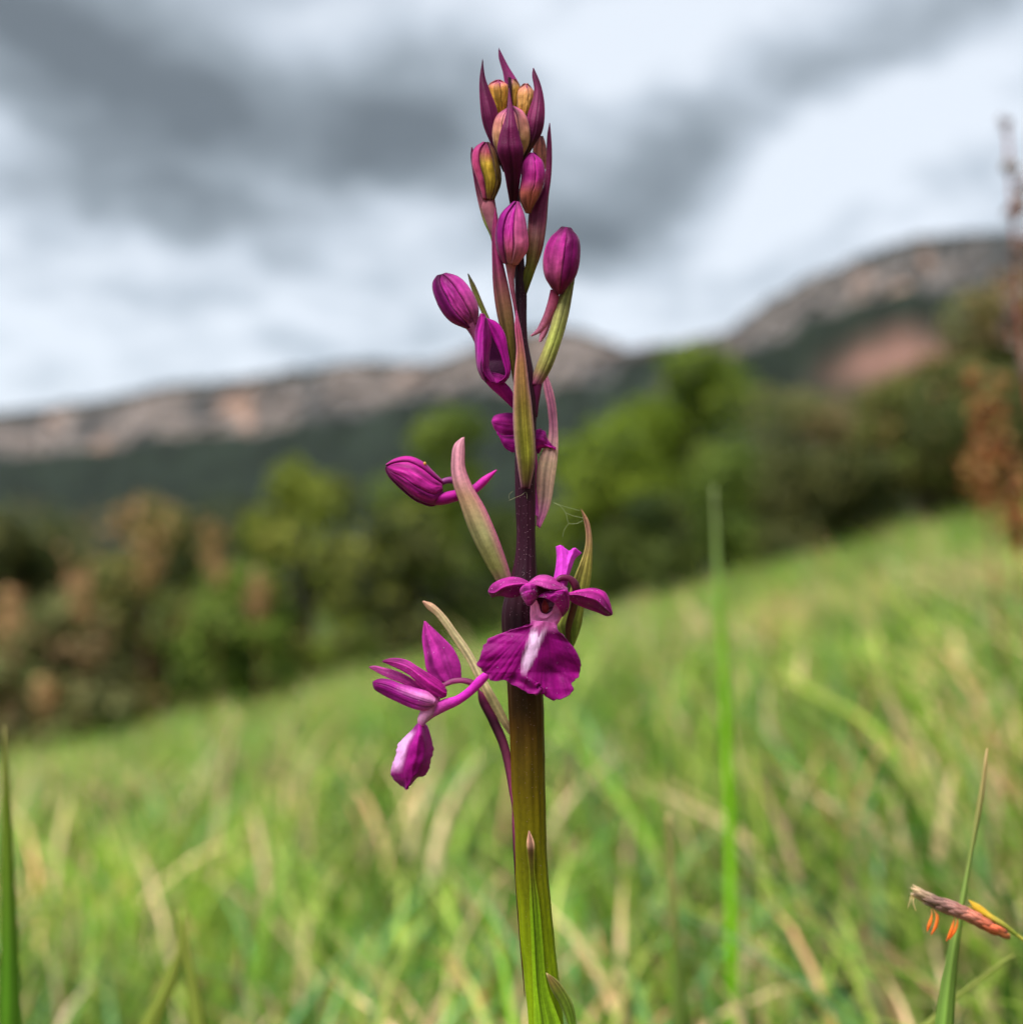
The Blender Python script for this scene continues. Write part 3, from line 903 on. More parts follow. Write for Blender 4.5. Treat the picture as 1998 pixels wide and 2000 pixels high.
# --- long pinkish bract on the left with its flower bud
O.sheet('bract', [R3('700,520 652,560 622,700 632,850 680,1000 770,1250 870,1450 965,1610'), R3('722,515 726,600 732,750 782,880 870,1030 960,1230 1040,1450 1085,1600')],
        [-2, 2, 4, 6, 6, 4, 0, -6], [(0, (206, 140, 160)), (.25, (204, 140, 156)), (.4, (176, 136, 110)), (.65, (164, 158, 110)), (.9, (150, 146, 86)), (1, (150, 110, 100))],
        M_BRACT, cup=.24, seed=44, nu=70, nv=28, streak=.22,
        fn=lambda U, Vv, X, Y, C: C * (1 - (np.clip((Vv - .62) / .38, 0, 1) ** 1.2 * np.clip(U * 2, 0, 1) * .85)[..., None])
        + lin((208, 100, 150)) * (np.clip((Vv - .62) / .38, 0, 1) ** 1.2 * np.clip(U * 2, 0, 1) * .85)[..., None])
f1 = link('flower', None, orchid)
O.bud(R3('132,742 150,790 250,900 400,1008 490,1026 560,930'), R3('130,736 205,690 300,674 400,712 485,790 555,860'), -16,
      [(0, (190, 44, 150)), (.4, (176, 30, 140)), (1, (150, 22, 116))], [PH - .9, PH + .35, PH + 1.5, PH + 3.2], parent=f1, seed=45,
      sepcols=[[(0, (190, 40, 150)), (1, (170, 30, 134))], [(0, (170, 24, 132)), (1, (140, 24, 116))], [(0, (120, 10, 92)), (1, (110, 6, 84))], None])
O.pod('spur', R3('450,1022 540,1030 665,1000 790,955 880,880 968,768'), R3('530,950 580,930 650,915 770,885 860,815 962,760'), [-14, -20, -26, -30, -36, -40],
      [(0, (150, 16, 122)), (.4, (186, 36, 156)), (1, (196, 44, 160))], parent=f1, seed=46)
O.pod('ovary', R3('530,840 580,820 640,815 720,880 820,1080 960,1400 1060,1610'), R3('540,890 590,868 640,868 690,920 780,1110 920,1430 1040,1620'), [-20, -26, -30, -30, -28, -20],
      [(0, (120, 40, 110)), (.3, (100, 30, 80)), (1, (120, 60, 80))], M_STEM, parent=f1, seed=47)
pk = O.pod('pollen_grain', R3('422,700 412,708 412,722 424,732'), R3('424,700 434,708 436,722 428,732'), -2, [(0, (214, 164, 70)), (1, (196, 130, 60))], M_PALE, parent=f1, nu=10, nv=10)

# --- the open flower facing the viewer
O.sheet('bract', [R4('1327,-192 1355,-80 1378,60 1370,200 1312,380 1258,510 1200,700 1130,900 1086,1010 1120,1090 1238,1232'),
                  R4('1331,-192 1405,-80 1438,60 1446,300 1432,520 1400,680 1362,830 1334,1000 1300,1110 1268,1190 1246,1232')],
        [10, 10, 10, 8, 4, 0, -4, -6, -8], [(0, (140, 100, 70)), (.15, (150, 104, 90)), (.35, (150, 136, 70)), (.6, (150, 150, 66)), (.85, (110, 126, 52)), (1, (120, 140, 56))],
        M_BRACT, cup=.26, fold=-.05, seed=50, nu=80, nv=28, streak=.55, edge=((176, 168, 96), .5, 5))
f2 = link('flower', None, orchid)
f2['label'] = 'fully open magenta flower facing forward, white streak on its lip'
O.pod('ovary', R4('1075,520 1110,490 1190,482 1290,540 1330,640 1300,800 1230,1050 1215,1225'), R4('1095,560 1140,545 1190,548 1225,590 1240,640 1220,800 1170,1020 1190,1225'),
      [70, 64, 54, 40, 26, 10, -2, -4], [(0, (104, 30, 72)), (.3, (96, 34, 60)), (1, (90, 60, 40))], M_STEM, parent=f2, seed=51)
O.sheet('spur', [R4('1072,196 1080,300 1072,400 1050,520 1040,600'), R4('1120,178 1130,300 1130,400 1120,510 1110,600'),
                 R4('1208,240 1190,320 1175,400 1160,500 1150,600'), R4('1272,206 1225,310 1200,400 1180,500 1165,600'), R4('1340,262 1275,320 1235,420 1210,500 1190,600')],
        [[34, 36, 40, 46, 56], [44, 48, 54, 62, 70], [34, 46, 54, 62, 70], [40, 46, 52, 58, 66], [30, 34, 40, 46, 56]],
        [(0, (214, 70, 206)), (.6, (206, 62, 196)), (1, (180, 50, 160))], parent=f2, thick=10, seed=52, streak=.12, nv=28)
# side sepals, folded along a crease
O.sheet('sepal', [R4('380,650 410,595 540,520 640,504 730,520 805,560'), R4('384,660 440,668 540,610 640,585 720,578 810,570'), R4('390,680 420,716 480,704 640,718 720,690 815,600')],
        [[60, 64, 68, 72, 76], [66, 84, 90, 88, 82], [54, 58, 62, 68, 78]], [(0, (128, 22, 104)), (.4, (160, 34, 132)), (1, (150, 30, 120))],
        parent=f2, seed=54, nv=35, edge=None, streak=.3, crease=True, wave=3, cup=.04,
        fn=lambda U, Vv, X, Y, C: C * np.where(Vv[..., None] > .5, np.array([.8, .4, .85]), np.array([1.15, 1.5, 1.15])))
O.sheet('sepal', [R4('1657,880 1622,750 1582,668 1480,622 1340,630 1182,672'), R4('1650,890 1540,790 1490,745 1400,715 1300,690 1180,690'), R4('1648,896 1612,908 1500,872 1335,812 1250,775 1182,712')],
        [[58, 62, 66, 70, 72], [62, 80, 88, 86, 80], [50, 52, 56, 64, 72]], [(0, (120, 14, 96)), (.3, (150, 26, 124)), (1, (160, 34, 130))],
        parent=f2, seed=55, nv=35, streak=.3, crease=True, wave=3, cup=.04,
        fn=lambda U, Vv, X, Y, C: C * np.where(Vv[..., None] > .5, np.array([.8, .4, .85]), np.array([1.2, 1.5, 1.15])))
# hood of dorsal sepal and two petals round the dark throat
O.sheet('throat', [R4('780,620 860,590 960,580 1060,600 1180,660'), R4('800,800 880,880 960,930 1040,900 1140,850')], 48,
        [(0, (70, 6, 44)), (1, (60, 6, 40))], parent=f2, seed=56, cup=-.2)
O.sheet('dorsal_sepal', [R4('775,580 810,545 900,488 980,485 1080,528 1150,575 1196,618'), R4('770,610 830,590 900,590 960,612 1050,632 1130,634 1196,640')],
        [[58, 62, 64, 64, 60, 56], [84, 102, 114, 116, 106, 88]], [(0, (176, 60, 150)), (.3, (180, 66, 150)), (.7, (160, 40, 128)), (1, (150, 30, 120))], parent=f2, cup=.18, seed=57, streak=.2)
O.sheet('petal', [R4('716,700 704,640 750,585 820,570 880,600 890,650'), R4('735,730 790,800 818,800 850,770 880,735 895,715')],
        [[70, 84, 100, 108, 100, 88], [70, 76, 84, 88, 84, 78]], [(0, (190, 60, 170)), (.5, (176, 44, 150)), (1, (110, 10, 84))], parent=f2, cup=.3, seed=58)
O.sheet('petal', [R4('900,690 985,655 1080,650 1190,640 1214,740 1206,830 1148,914'), R4('885,716 960,722 1040,762 1080,800 1115,850 1132,890 1142,914')],
        [[90, 104, 108, 98, 84, 74, 66], [88, 100, 108, 106, 96, 84, 70]], [(0, (120, 10, 96)), (.3, (150, 18, 124)), (.7, (168, 26, 140)), (1, (110, 8, 84))], parent=f2, cup=.2, seed=59)
O.sheet('column', [R4('868,724 905,800 925,866 980,884 1030,850 1064,784 1108,828 1142,902'), R4('815,780 812,920 830,1030 890,1070 960,1070 1040,1050 1095,985 1142,908')],
        [[80, 74, 72, 72, 72, 74, 80, 72], [76, 74, 70, 66, 66, 70, 72, 70]], [(0, (224, 130, 190)), (.4, (222, 136, 192)), (1, (206, 100, 170))], parent=f2, cup=.06, seed=60, streak=.12, nu=50)
O.pod('anther', R4('955,735 930,790 935,850 960,880'), R4('965,735 1000,790 1000,850 970,880'), 66, [(0, (120, 24, 40)), (.5, (150, 50, 60)), (1, (110, 16, 40))], parent=f2, seed=61, nu=18, nv=16)


def lip_fn(U, Vv, X, Y, C):
    x, y = (X - 880) * 5.222, (Y - 1030) * 5.222
    ax = np.interp(y, [960, 1100, 1480], [935, 880, 748])
    hw = np.interp(y, [960, 1020, 1100, 1300, 1430, 1540], [60, 82, 84, 74, 52, 20])
    s = np.clip((1.08 + .2 * vnoise2(x / 8, y / 90, 1) - np.abs(x - ax) / np.maximum(hw, 1)) * 1.9, 0, 1) * np.clip((1530 - y) / 150, 0, 1)
    s = s * (.92 + .16 * vnoise2(x / 12, y / 90, 3))
    vee = np.clip(1.2 - np.abs(x - (900 + (1100 - y) * .18)) / np.maximum((1130 - y) * .5, 1), 0, 1) * (y < 1130)
    s = np.clip(s * (1 - .9 * vee), 0, 1)[..., None]
    ang = np.arctan2(y - 880, x - 960)
    r = np.hypot(y - 880, x - 960)
    vein = 1 + .16 * vnoise(ang * 22, 2) + .16 * vnoise(ang * 55, 4) + .22 * vnoise2(x / 130, y / 130, 6)
    K = C * vein[..., None]
    rim = np.clip((np.abs(2 * Vv - 1) - .93) / .07, 0, 1)[..., None]
    K = K * (1 - .15 * rim) + lin((190, 90, 170)) * .15 * rim
    out = K * (1 - s) + lin((226, 190, 226)) * s
    pk_ = (np.clip(1 - (y - 1000) / 90, 0, 1) * np.clip((1120 - x) / 60, 0, 1) * np.clip((x - 800) / 60, 0, 1))[..., None] * .9
    return out * (1 - pk_) + lin((206, 100, 174)) * pk_


def lip_relief(X, Y, Z):
    x, y = (X - 880) * 5.222, (Y - 1030) * 5.222
    ax = np.interp(y, [960, 1100, 1480, 1650], [955, 885, 760, 880])
    dx = np.sqrt(((x - ax) / 5.222) ** 2 + 90) - 9
    ang, rr_ = np.arctan2(y - 860, x - 960), np.hypot(y - 860, x - 960)
    z = 92 - .42 * dx + 3.5 * np.sin(np.clip((y - 950) / 750, 0, 1) * np.pi) + 6 * np.clip((y - 1500) / 250, 0, 1)
    z += np.clip(rr_ / 600, 0, 1.2) ** 1.5 * (4.5 * vnoise(ang * 6.5, 5) + 2.2 * vnoise(ang * 15, 6) + .9 * vnoise(ang * 38, 7))
    return z


O.sheet('lip', [R4('828,950 800,1000 720,1022 620,1048 520,1080 440,1112 370,1150 366,1175 332,1205 330,1240 300,1310 290,1345 258,1392 275,1420 312,1450 335,1478 400,1530 405,1550 445,1572 550,1560 622,1600 705,1632 800,1700 870,1702 905,1640'),
                R4('955,960 930,1060 890,1180 840,1300 800,1400 800,1500 860,1570 903,1632'),
                R4('1084,985 1092,1040 1130,1090 1190,1150 1225,1190 1262,1232 1290,1280 1312,1322 1328,1400 1326,1470 1312,1530 1270,1560 1240,1592 1248,1650 1243,1676 1200,1722 1170,1735 1130,1752 1085,1750 1060,1762 1000,1748 960,1722 932,1665 906,1640')],
        [[80, 72, 64, 56, 50, 48, 50, 56, 62, 70, 74, 70], [88, 92, 96, 96, 92, 86, 80, 72], [80, 70, 60, 52, 48, 46, 48, 54, 62, 70, 74, 70]],
        [(0, (132, 6, 108)), (1, (138, 6, 112))], parent=f2, nu=180, nv=130, thick=5, streak=0, fn=lip_fn, seed=62, wave=7, wfreq=9, rib=0, jag=1.6, relief=lip_relief)

# --- the open flower on the left, seen from the side
O.sheet('bract', [R5('622,195 660,250 720,300 800,400 900,548 1000,700 1060,820 1130,960 1230,1140 1320,1270 1420,1400'), R5('630,185 700,205 800,292 900,425 1000,562 1060,660 1115,770 1200,920 1290,1080 1362,1230 1450,1380')],
        [-30, -24, -20, -16, -12, -8, -6, -14], [(0, (178, 130, 110)), (.15, (190, 172, 130)), (.5, (196, 184, 138)), (.8, (186, 170, 120)), (1, (170, 120, 110))], M_BRACT,
        cup=.28, seed=64, nu=64, edge=((176, 120, 110), .35, 3))
f3 = link('flower', None, orchid)
f3['label'] = 'open magenta flower seen from the side with hanging lip'
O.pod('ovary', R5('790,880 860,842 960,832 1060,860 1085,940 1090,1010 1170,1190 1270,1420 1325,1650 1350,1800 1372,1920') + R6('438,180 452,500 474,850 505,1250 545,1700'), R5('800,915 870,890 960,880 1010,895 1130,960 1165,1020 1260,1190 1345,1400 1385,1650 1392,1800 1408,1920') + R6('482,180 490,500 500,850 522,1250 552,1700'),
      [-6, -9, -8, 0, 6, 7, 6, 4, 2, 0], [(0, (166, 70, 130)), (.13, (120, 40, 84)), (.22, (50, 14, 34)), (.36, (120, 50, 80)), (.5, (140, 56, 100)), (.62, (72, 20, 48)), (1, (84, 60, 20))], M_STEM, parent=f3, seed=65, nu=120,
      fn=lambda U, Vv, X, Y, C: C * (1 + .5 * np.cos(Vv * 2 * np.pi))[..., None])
O.pod('spur', R5('600,1190 680,1110 780,1020 900,985 1000,915 1080,830 1165,765'), R5('650,1215 720,1165 810,1118 930,1060 1040,980 1120,905 1195,820'), [10, 12, 14, 16, 18, 20, 20],
      [(0, (196, 110, 170)), (.25, (190, 70, 164)), (.5, (190, 40, 170)), (1, (196, 44, 176))], parent=f3, seed=66, nu=50)
O.sheet('dorsal_sepal', [R5('636,358 620,480 638,650 662,780 760,880'), R5('650,358 780,480 880,585 940,710 952,850')], [-20, -16, -12, -8],
        [(0, (180, 50, 150)), (.4, (170, 44, 144)), (1, (140, 24, 116))], parent=f3, cup=.08, fold=-.05, seed=67, streak=.32)
O.sheet('petal', [R5('284,692 340,672 480,680 600,748 700,810 800,888 830,940'), R5('286,700 350,728 500,805 640,930 720,985 780,1008 825,990')], [14, 20, 26, 26, 22],
        [(0, (130, 24, 100)), (.3, (170, 44, 140)), (.7, (170, 30, 136)), (1, (150, 22, 116))], parent=f3, cup=.10, fold=.10, seed=68)
O.sheet('petal', [R5('172,742 210,732 300,748 420,780 520,830 650,930 720,980'), R5('176,750 230,782 330,832 450,880 560,930 640,960 720,1000')], [0, 4, 8, 8, 8],
        [(0, (150, 60, 120)), (.4, (180, 60, 150)), (1, (190, 44, 150))], parent=f3, cup=.08, fold=.08, seed=69)
O.sheet('sepal', [R5('204,866 240,846 330,842 440,880 560,915 680,955 740,1010'), R5('204,890 215,925 270,965 400,1032 560,1098 640,1112 720,1080')], [8, 16, 24, 28, 26],
        [(0, (120, 14, 96)), (.3, (150, 20, 130)), (.7, (170, 40, 150)), (1, (190, 100, 160))], parent=f3, cup=.22, fold=.08, seed=70,
        fn=lambda U, Vv, X, Y, C: C + (lin((226, 150, 210)) - C) * (np.exp(-((Vv - .28) / .16) ** 2) * np.clip((U - .35) * 2, 0, .8))[..., None])
O.pod('column', R5('690,950 640,1040 600,1120 580,1190 590,1240'), R5('780,980 760,1060 720,1140 665,1200 635,1240'), [10, 14, 16, 14],
      [(0, (176, 80, 150)), (.4, (190, 110, 160)), (.8, (216, 150, 196)), (1, (200, 70, 170))], parent=f3, depth=.7, seed=71)


def lip2(U, Vv, X, Y, C):
    x, y = (X - 680) * 4.293, (Y - 1130) * 4.293
    wx = np.interp(y, [1260, 1400, 1600], [530, 450, 400])
    s = 1.25 * np.exp(-((x - wx + 14) / 58) ** 4) * np.clip((y - 1260) / 60, 0, 1) * np.clip((1640 - y) / 90, 0, 1)
    s = np.clip(s * (1 + .3 * vnoise2(x / 20, y / 60, 5)), 0, 1)[..., None]
    K = C * (1 + .2 * vnoise(Vv * 30 + U * 2, 8))[..., None]
    return K * (1 - s) + lin((222, 168, 220)) * s


O.sheet('lip', [R5('588,1205 540,1262 430,1380 376,1540 364,1660 385,1690 425,1722 478,1772'), R5('600,1205 592,1300 575,1450 545,1580 525,1690 505,1740 482,1772'), R5('625,1205 655,1225 690,1310 712,1420 700,1540 678,1600 640,1655 580,1672 535,1720 486,1772')],
        [[4, 0, -4, -6, -4, 0], [16, 24, 28, 28, 22, 8], [4, -4, -10, -10, -6, 0]], [(0, (180, 40, 160)), (.3, (156, 16, 130)), (1, (136, 8, 110))], parent=f3, nu=60, nv=40,
        streak=0, fn=lip2, seed=72, wave=7, jag=1.5, fold=.04)

# --- sheathing leaves low on the stem
O.sheet('leaf', [R6('582,276 562,380 566,460 584,620 590,900 605,1250 618,1600 628,1940 650,2500 680,3200'), R6('588,276 632,380 636,470 634,620 672,880 706,1250 742,1600 860,1940 1010,2500 1100,3200')],
        [36, 40, 40, 38, 38, 40, 42, 40, 30], [(0, (196, 140, 130)), (.035, (190, 140, 120)), (.06, (76, 54, 24)), (.12, (84, 82, 14)), (.25, (94, 124, 14)), (.5, (120, 156, 22)), (1, (110, 150, 50))],
        M_BRACT, cup=.05, seed=74, nu=120, nv=30, streak=.45, edge=((150, 176, 36), .45, 6), thick=3,
        fn=lambda U, Vv, X, Y, C: C * (1 - .5 * np.exp(-((Vv - .34) / .06) ** 2) * (U > .1) - .35 * np.exp(-((Vv - .72) / .07) ** 2) * (U > .1))[..., None])
O.sheet('leaf', [R6('730,1498 745,1560 775,1640 850,1770 915,1940 1000,2400 1030,3000'), R6('740,1496 830,1560 905,1655 960,1765 995,1940 1120,2400 1230,3000')],
        [46, 50, 54, 56, 56, 50], [(0, (190, 170, 110)), (.03, (120, 96, 50)), (.15, (96, 112, 34)), (.4, (92, 130, 34)), (1, (100, 140, 50))], M_BRACT,
        cup=.3, seed=75, nu=60, nv=20, streak=.4, edge=((150, 160, 80), .5, 6))


# --- papillae: tiny clear beads on stem and on the facing flower
def beads(name, pts, rad, parent, col=(236, 214, 226)):
    n = len(pts)
    o8 = np.array([[1, 0, 0], [-1, 0, 0], [0, 1, 0], [0, -1, 0], [0, 0, 1], [0, 0, -1.]])
    f8 = np.array([[0, 2, 4], [2, 1, 4], [1, 3, 4], [3, 0, 4], [2, 0, 5], [1, 2, 5], [3, 1, 5], [0, 3, 5]])
    V = (pts[:, None] + o8[None] * rad[:, None, None]).reshape(-1, 3)
    F = (np.arange(n)[:, None, None] * 6 + f8[None]).reshape(-1, 3)
    o = link(name, make_mesh(name, V, F.ravel(), np.full(len(F), 3), M_PALE, np.ones((len(V), 1)) * lin(col)), parent)
    o['kind'] = 'stuff'
    return o


r = np.random.default_rng(5)
n = 620
yy = r.uniform(560, 1960, n)
a = np.where(r.uniform(size=n) < .75, r.choice([1.1, 1.35, 1.65, 2.1], n) + r.normal(size=n) * .05, r.uniform(0, np.pi, n))
Ls, Rs = np.interp(yy, sy_, sl_), np.interp(yy, sy_, sr_)
hw = (Rs - Ls) / 2 * 1.02
G = np.stack([(Ls + Rs) / 2 + hw * np.cos(a), yy, .95 * hw * np.sin(a)], -1)
fade = np.interp(yy, [560, 1000, 1300, 1600, 1960], [.7, 1, 1, .7, .6])
beads('stem_papillae', O.world(G), r.uniform(.3, .8, n) * fade * O.s, orchid, (190, 150, 168))
for fl in (f2, f3):
    for ch in list(fl.children):
        nm = ch.name.split('.')[0]
        if nm in ('lip', 'sepal', 'dorsal_sepal', 'petal'):
            co = np.empty(len(ch.data.vertices) * 3, np.float32)
            ch.data.vertices.foreach_get('co', co)
            co = co.reshape(-1, 3)
            co = co[:len(co) // 2]
            k = r.choice(len(co), 26 if nm == 'lip' else 34) if fl is f2 else r.choice(len(co), 7)
            b = beads('papillae', co[k] + np.array([0, -1.2e-5, 0]), r.uniform(.25, .8, len(k)) * O.s, fl, (250, 226, 246))

# ------------------------------------------------------------------ spider silk
def strand_obj(name, label, cat, strands, d, rad, col, mat):
    org = P(strands[0][0][0], strands[0][0][1], d)
    s = d / FPX
    paths = []
    for st in strands:
        p = spl([q[:2] for q in st], np.linspace(0, 1, 24))
        z = prof([q[2] for q in st], np.linspace(0, 1, 24))
        paths.append((P(p[:, 0], p[:, 1], d - z * s) - org, np.full(24, rad * s)))
    V, F = tubes(paths, 5)
    me = make_mesh(name, V, F.ravel(), np.full(len(F), 4), mat, np.ones((len(V), 1)) * lin(col))
    return tag(link(name, me, None, org), label, cat)


def z3(pts, z):
    return [(x, y, z) for x, y in pts]


strand_obj('spider_silk', 'fine pale silk threads stretched from a thin green bract tip towards the stem', 'silk',
           [z3(R3('1392,1010 1450,1040 1488,1095 1510,1165 1565,1168 1612,1146'), -4), z3(R3('1484,1086 1530,1105 1612,1126'), -4),
            z3(R3('1510,1165 1475,1215 1462,1270'), -6), z3(R3('1400,1012 1480,1040 1590,1070'), -6)], D0, .38, (170, 180, 130), M_PALE)
strand_obj('spider_silk', 'tiny curled silk wisp clinging to the left side of the stem', 'silk',
           [z3(R3('1085,925 1060,950 1062,985 1110,970 1150,955 1185,930 1195,980'), 22), z3(R3('1110,970 1080,985 1055,995'), 20)], D0, .36, (150, 146, 110), M_PALE)

# ------------------------------------------------------------------ single grass blades that stand out
def blade(label, left, right, d, cols, seed, foot=None, name='grass_blade', cup=.2, group=None):
    """one blade, drawn down to the picture edge and on to its root in the turf"""
    dx = (left[-1][0] + right[-1][0]) / 2
    lx = (left[-1][0] + right[-1][0]) / 2 - (left[-2][0] + right[-2][0]) / 2
    ly = left[-1][1] - left[-2][1]
    gx_ = dx if foot is None else foot
    py = 2000
    for _ in range(12):                       # row where this blade meets the ground
        q = P(gx_, py, d)
        py += (q[2] - float(ground_z(q[0], q[1]))) / (d / FPX)
    q = P(gx_, py + 8, d)
    wd = (right[-1][0] - left[-1][0])
    root = thing(name, label, 'grass', tuple(float(v) for v in q), group)
    pl = Plant(root, d)
    m = 2300 if py > 2400 else (2000 + py) / 2
    mx = dx + (gx_ - dx) * .35
    L = left + [(mx - wd * .5, m), (gx_ - wd * .3, py + 8)]
    Rr = right + [(mx + wd * .5, m), (gx_ + wd * .3, py + 8)]
    return pl, pl.sheet('leaf', [L, Rr], 0, cols, M_GRASS, None, cup=cup, nu=60, nv=12, thick=3, streak=.25, seed=seed)


GB = 'single grass blades standing in front'
blade('broad upright dark green grass blade near the low left side of the meadow', [(7, 1418), (6, 1500), (3, 1650), (0, 1850), (-4, 2000)],
      [(10, 1418), (20, 1540), (28, 1700), (36, 1850), (42, 2000)], .245, [(0, (150, 140, 80)), (.06, (110, 130, 40)), (.2, (84, 130, 30)), (1, (90, 150, 30))], 80, 30, group=GB)
blade('tallest soft pale green blade rising above the meadow edge beside the flower', [(1392, 952), (1395, 1100), (1404, 1300), (1414, 1550), (1418, 1800), (1418, 2000)],
      [(1396, 952), (1407, 1100), (1424, 1300), (1436, 1550), (1442, 1800), (1446, 2000)], .5, [(0, (176, 192, 130)), (.1, (156, 186, 104)), (.2, (140, 190, 60)), (.4, (140, 206, 30)), (1, (140, 206, 30))], 81, 1425, group=GB)
blade('sharp narrow green blade crossing behind the brown sedge spike', [(1926, 1462), (1908, 1570), (1893, 1660)] + R7('960,600 840,1100 760,1500 690,1932'),
      [(1930, 1462), (1920, 1570), (1902, 1660)] + R7('1030,600 962,1100 925,1500 900,1932'), .2, [(0, (190, 160, 110)), (.1, (150, 176, 90)), (.35, (112, 166, 56)), (1, (110, 176, 66))], 82, 1830, cup=.35, group=GB)
blade('thin dark green blade with straw tip between the stem and the tall pale blade', [(1300, 1590), (1305, 1720), (1314, 1860), (1312, 2000)],
      [(1310, 1590), (1318, 1720), (1332, 1860), (1342, 2000)], .31, [(0, (176, 160, 104)), (.2, (110, 130, 60)), (1, (90, 140, 50))], 83, 1330, group=GB)
blade('dark green blade bending left from a crossed pair', [(350, 1775), (345, 1850), (318, 1920), (275, 2000)], [(357, 1775), (362, 1850), (345, 1925), (315, 2000)], .29,
      [(0, (150, 160, 70)), (1, (84, 136, 30))], 84, 200, group=GB)
blade('dark green blade upright in a crossed pair', [(352, 1780), (356, 1860), (364, 1930), (368, 2000)], [(358, 1780), (372, 1860), (390, 1930), (404, 2000)], .285,
      [(0, (150, 160, 70)), (1, (80, 130, 30))], 85, 410, group=GB)
blade('slender pale blade leaning up to the right below the sedge spike', R7('1560,1176 1400,1270 1260,1370 1000,1560 800,1720') + [(1815, 1990), (1800, 2000)],
      R7('1574,1180 1420,1300 1280,1410 1010,1610 830,1770') + [(1835, 1998), (1825, 2010)], .23, [(0, (160, 170, 80)), (1, (130, 160, 60))], 86, 1780, group=GB)

# ------------------------------------------------------------------ sedge spike with stamens
dS = .195
pyS = 2000
for _ in range(12):
    q = P(2200, pyS, dS)
    pyS += (q[2] - float(ground_z(q[0], q[1]))) / (dS / FPX)
q = P(2200, pyS, dS)
sedge = thing('sedge_spike', 'brown pink sedge spike with dangling orange stamens, leaning in on a yellow green stalk', 'sedge', tuple(float(v) for v in q))
S = Plant(sedge, dS)
S.pod('stalk', R7('1040,680 1300,820 1500,945 1645,1045') + [(2080, 1920), (2160, 2200), (2185, 2900), (2195, pyS + 6)],
      R7('1060,660 1320,790 1520,915 1660,1010') + [(2096, 1912), (2180, 2200), (2203, 2900), (2208, pyS + 6)], 0,
      [(0, (190, 176, 70)), (.1, (170, 180, 80)), (.4, (140, 160, 60)), (1, (110, 150, 60))], M_BRACT, nu=80, nv=12)
S.sheet('bract', [R7('1056,598 1110,690 1260,800 1440,905 1560,980'), R7('1062,594 1180,650 1320,755 1480,860 1590,960')], [10, 12, 12, 8, 2],
        [(0, (230, 190, 70)), (.3, (236, 190, 60)), (.6, (190, 180, 80)), (1, (150, 170, 70))], M_BRACT, cup=.25, seed=90)
ax_ = spl(R7('560,545 620,580 730,635 880,690 1080,775 1290,885 1500,985'), np.linspace(0, 1, 40))
wid = np.interp(np.linspace(0, 1, 40), [0, .08, .3, .6, .85, 1], [6, 9, 12.5, 12, 9, 4])
tn = np.gradient(ax_, axis=0)
tn /= np.linalg.norm(tn, axis=1, keepdims=True)
nm_ = np.stack([-tn[:, 1], tn[:, 0]], 1)
SPC = [(0, (190, 166, 130)), (.2, (146, 116, 106)), (.45, (176, 128, 120)), (.7, (206, 126, 104)), (.9, (222, 112, 78)), (1, (190, 116, 70))]
core = S.pod('spikelet', (ax_ - nm_ * wid[:, None] * .8).tolist(), (ax_ + nm_ * wid[:, None] * .8).tolist(), 8, SPC, M_BRACT, nu=40, nv=16, seed=91)
r = np.random.default_rng(9)
for i in range(46):
    t = (i + .5) / 46
    k = int(t * 39)
    side = [-.85, -.2, .5, .9, .1, -.6][i % 6] + r.normal() * .08
    zc = 8 + math.sqrt(max(0, 1 - min(side * side, 1))) * wid[k] * .85
    c = ax_[k] + nm_[k] * side * wid[k] * .8
    ln, ww = r.uniform(26, 34), r.uniform(8, 11)
    tipx = c - tn[k] * ln + nm_[k] * side * 4
    b0 = c + tn[k] * 8
    Lp = [tipx, c - tn[k] * ln * .5 - nm_[k] * ww * .5, c - nm_[k] * ww * .55, b0 - nm_[k] * 3]
    Rp = [tipx, c - tn[k] * ln * .5 + nm_[k] * ww * .5, c + nm_[k] * ww * .55, b0 + nm_[k] * 3]
    cc = stops(SPC, np.array([t]))[0] * r.uniform(.65, 1.2)
    S.sheet('scale', [Lp, Rp], [zc + 2, zc + 3, zc + 1, zc - 3], [(0, (190, 160, 130)), (1, (120, 90, 80))], M_BRACT, core, cup=.3, nu=7, nv=5, thick=1.2, streak=0,
            fn=lambda U, Vv, X, Y, C, cc=cc: cc * (1 - .35 * np.exp(-((Vv - .5) / .15) ** 2) + .35 * (1 - U))[..., None])
for i, (l_, r_) in enumerate((('650,690 655,750 615,860 605,940', '662,690 672,755 650,880 612,945'), ('668,690 700,760 690,860 650,970', '680,690 735,765 725,880 662,975'),
                              ('905,770 880,850 840,960 815,1040', '918,770 905,870 880,970 822,1045'), ('930,770 925,840 880,960 850,1020', '945,775 950,850 920,950 858,1025'),
                              ('440,540 425,590 410,640 400,690', '455,540 440,600 420,650 404,692'), ('470,540 450,600 465,670 490,720', '484,540 470,610 480,665 496,716'))):
    o = i < 4
    S.pod('stamen', R7(l_), R7(r_), 10, [(0, (226, 190, 130)), (.3, (240, 140, 60) if o else (206, 190, 140)), (1, (236, 112, 36) if o else (200, 180, 120))], M_PETAL, core, nu=14, nv=8, seed=i)

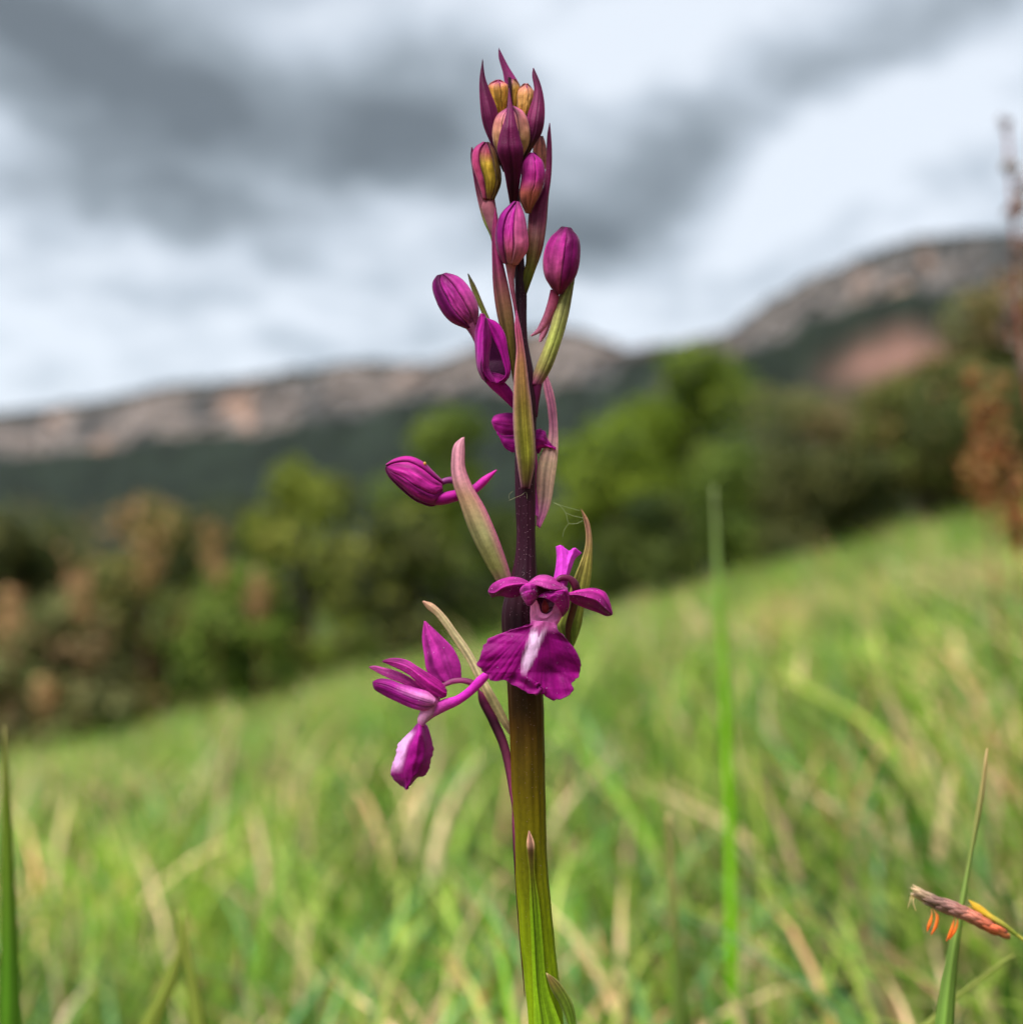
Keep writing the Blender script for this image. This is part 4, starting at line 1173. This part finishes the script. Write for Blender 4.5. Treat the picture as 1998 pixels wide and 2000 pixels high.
# ------------------------------------------------------------------ sorrel: tall loose rusty flower spikes
def sorrel(label, px, top, d, foot, cols, seed, span=.45, branches=9, dens=26, size=.0042, group=None, lean=0.):
    r = np.random.default_rng(seed)
    tip = P(px, top, d)
    fx = P(foot, 1500, d)[0]
    zg = float(ground_z(fx, tip[1]))
    root = thing('sorrel', label, 'sorrel', (float(fx), float(tip[1]), zg), group)
    top_ = tip - np.array([fx, tip[1], zg])
    H = top_[2]
    pts = spl([(0, 0, -.01), (top_[0] * .35, .004, H * .5), (top_[0] * .9, 0, H * .85), tuple(top_)], np.linspace(0, 1, 30))
    V, F = tubes([(pts, np.linspace(.0024, .0008, 30))], 8)
    link('stem', make_mesh('stem', V, F.ravel(), np.full(len(F), 4), M_BARK, np.ones((len(V), 1)) * lin((140, 80, 66))), root)
    cc = np.array([lin(c) for c in cols])
    for b in range(branches):
        t = 1 - span * (b / max(branches - 1, 1)) ** .9 if b else 1
        k = int(t * 29)
        o_ = pts[k]
        if b == 0:
            line = pts[int(29 * (1 - span * .35)) - 2:]
        else:
            an = r.uniform(0, 2 * np.pi)
            ln = H * span * r.uniform(.16, .34) * (3.6 if span < .2 else 1)
            e = o_ + np.array([math.cos(an) * .5, math.sin(an) * .5, .75]) * ln
            line = spl([tuple(o_), tuple(o_ * .5 + e * .5 + np.array([math.cos(an), math.sin(an), 0]) * ln * .12), tuple(e)], np.linspace(0, 1, 12))
        V, F = tubes([(line, np.linspace(.0011, .0005, len(line)))], 5)
        br = link('branch', make_mesh('branch', V, F.ravel(), np.full(len(F), 4), M_BARK, np.ones((len(V), 1)) * lin((150, 86, 66))), root)
        n = dens
        kk = r.integers(1, len(line), n)
        dd = r.normal(size=(n, 3))
        dd /= np.linalg.norm(dd, axis=1, keepdims=True)
        pos = line[kk] + dd * size * r.uniform(.6, 1.5, (n, 1))
        V, F = leaves(pos, dd, size * r.uniform(1.2, 2.2, n), r)
        C = np.repeat(cc[r.integers(0, len(cc), n)] * r.uniform(.75, 1.25, (n, 1)), 4, 0)
        fl = link('flower_cluster', make_mesh('flower_cluster', V, F.ravel(), np.full(len(F), 3), M_LEAF, C, False), br)
        fl['kind'] = 'stuff'
    return root


RU = [(186, 126, 76), (160, 92, 66), (190, 144, 88), (130, 112, 60)]
PK = [(196, 156, 116), (180, 140, 100), (170, 150, 96)]
GY = [(140, 116, 112), (124, 104, 100), (156, 144, 130)]
sorrel('tallest thin mauve sorrel whose tip stands against the sky above the right hill', 1966, 235, .62, 2060, GY, 31, .26, 7, 30, .0034)
sorrel('dense rusty brown sorrel spike in front of the tallest grey olive bush', 1900, 735, 1.3, 1950, RU, 32, .42, 12, 26, .0075)
sorrel('smaller rusty sorrel spike beside the dense rusty brown one', 1985, 880, 1.5, 1990, RU, 33, .4, 7, 22, .008)
SGp = 'pale brown sorrel spikes in front of the low bushes'
for px, top, d, where in ((160, 1115, 5.2, 'before the low grey olive bush'), (282, 1035, 5.6, 'before the loose topped brownish bush'),
                          (420, 1030, 6.0, 'between the brownish and the yellow green bush'), (505, 1130, 5.4, 'before the low fresh green bush'),
                          (90, 1330, 4.6, 'low in the grass below the grey olive bush'), (15, 1160, 5.0, 'before the dark olive bush')):
    sorrel('pale brown sorrel spike ' + where, px, top, d, px + 8, PK, 40 + px, .17, 14, 9, .021, SGp)

# ------------------------------------------------------------------ haze in the valley air
def haze_box(x0, x1, y0, y1, z0, z1, density):
    V = np.array([(x, y, z) for z in (z0, z1) for y in (y0, y1) for x in (x0, x1)], float)
    F = np.array([[0, 2, 3, 1], [4, 5, 7, 6], [0, 1, 5, 4], [2, 6, 7, 3], [0, 4, 6, 2], [1, 3, 7, 5]])
    mt = bpy.data.materials.new('haze')
    mt.use_nodes = True
    g = NT(mt.node_tree)
    pv = g.n('ShaderNodeVolumePrincipled')
    pv.inputs['Color'].default_value = (.78, .86, .96, 1)
    pv.inputs['Density'].default_value = density
    pv.inputs['Anisotropy'].default_value = .2
    out = g.n('ShaderNodeOutputMaterial')
    g.put(out.inputs['Volume'], pv.outputs[0])
    return tag(link('haze', make_mesh('haze', V, F.ravel(), np.full(6, 4), mt, None, False)), 'thin pale haze in the air over the valley', 'haze', kind='stuff')


haze_box(-9500, 9500, -9500, 9500, -14, 480, .000032)
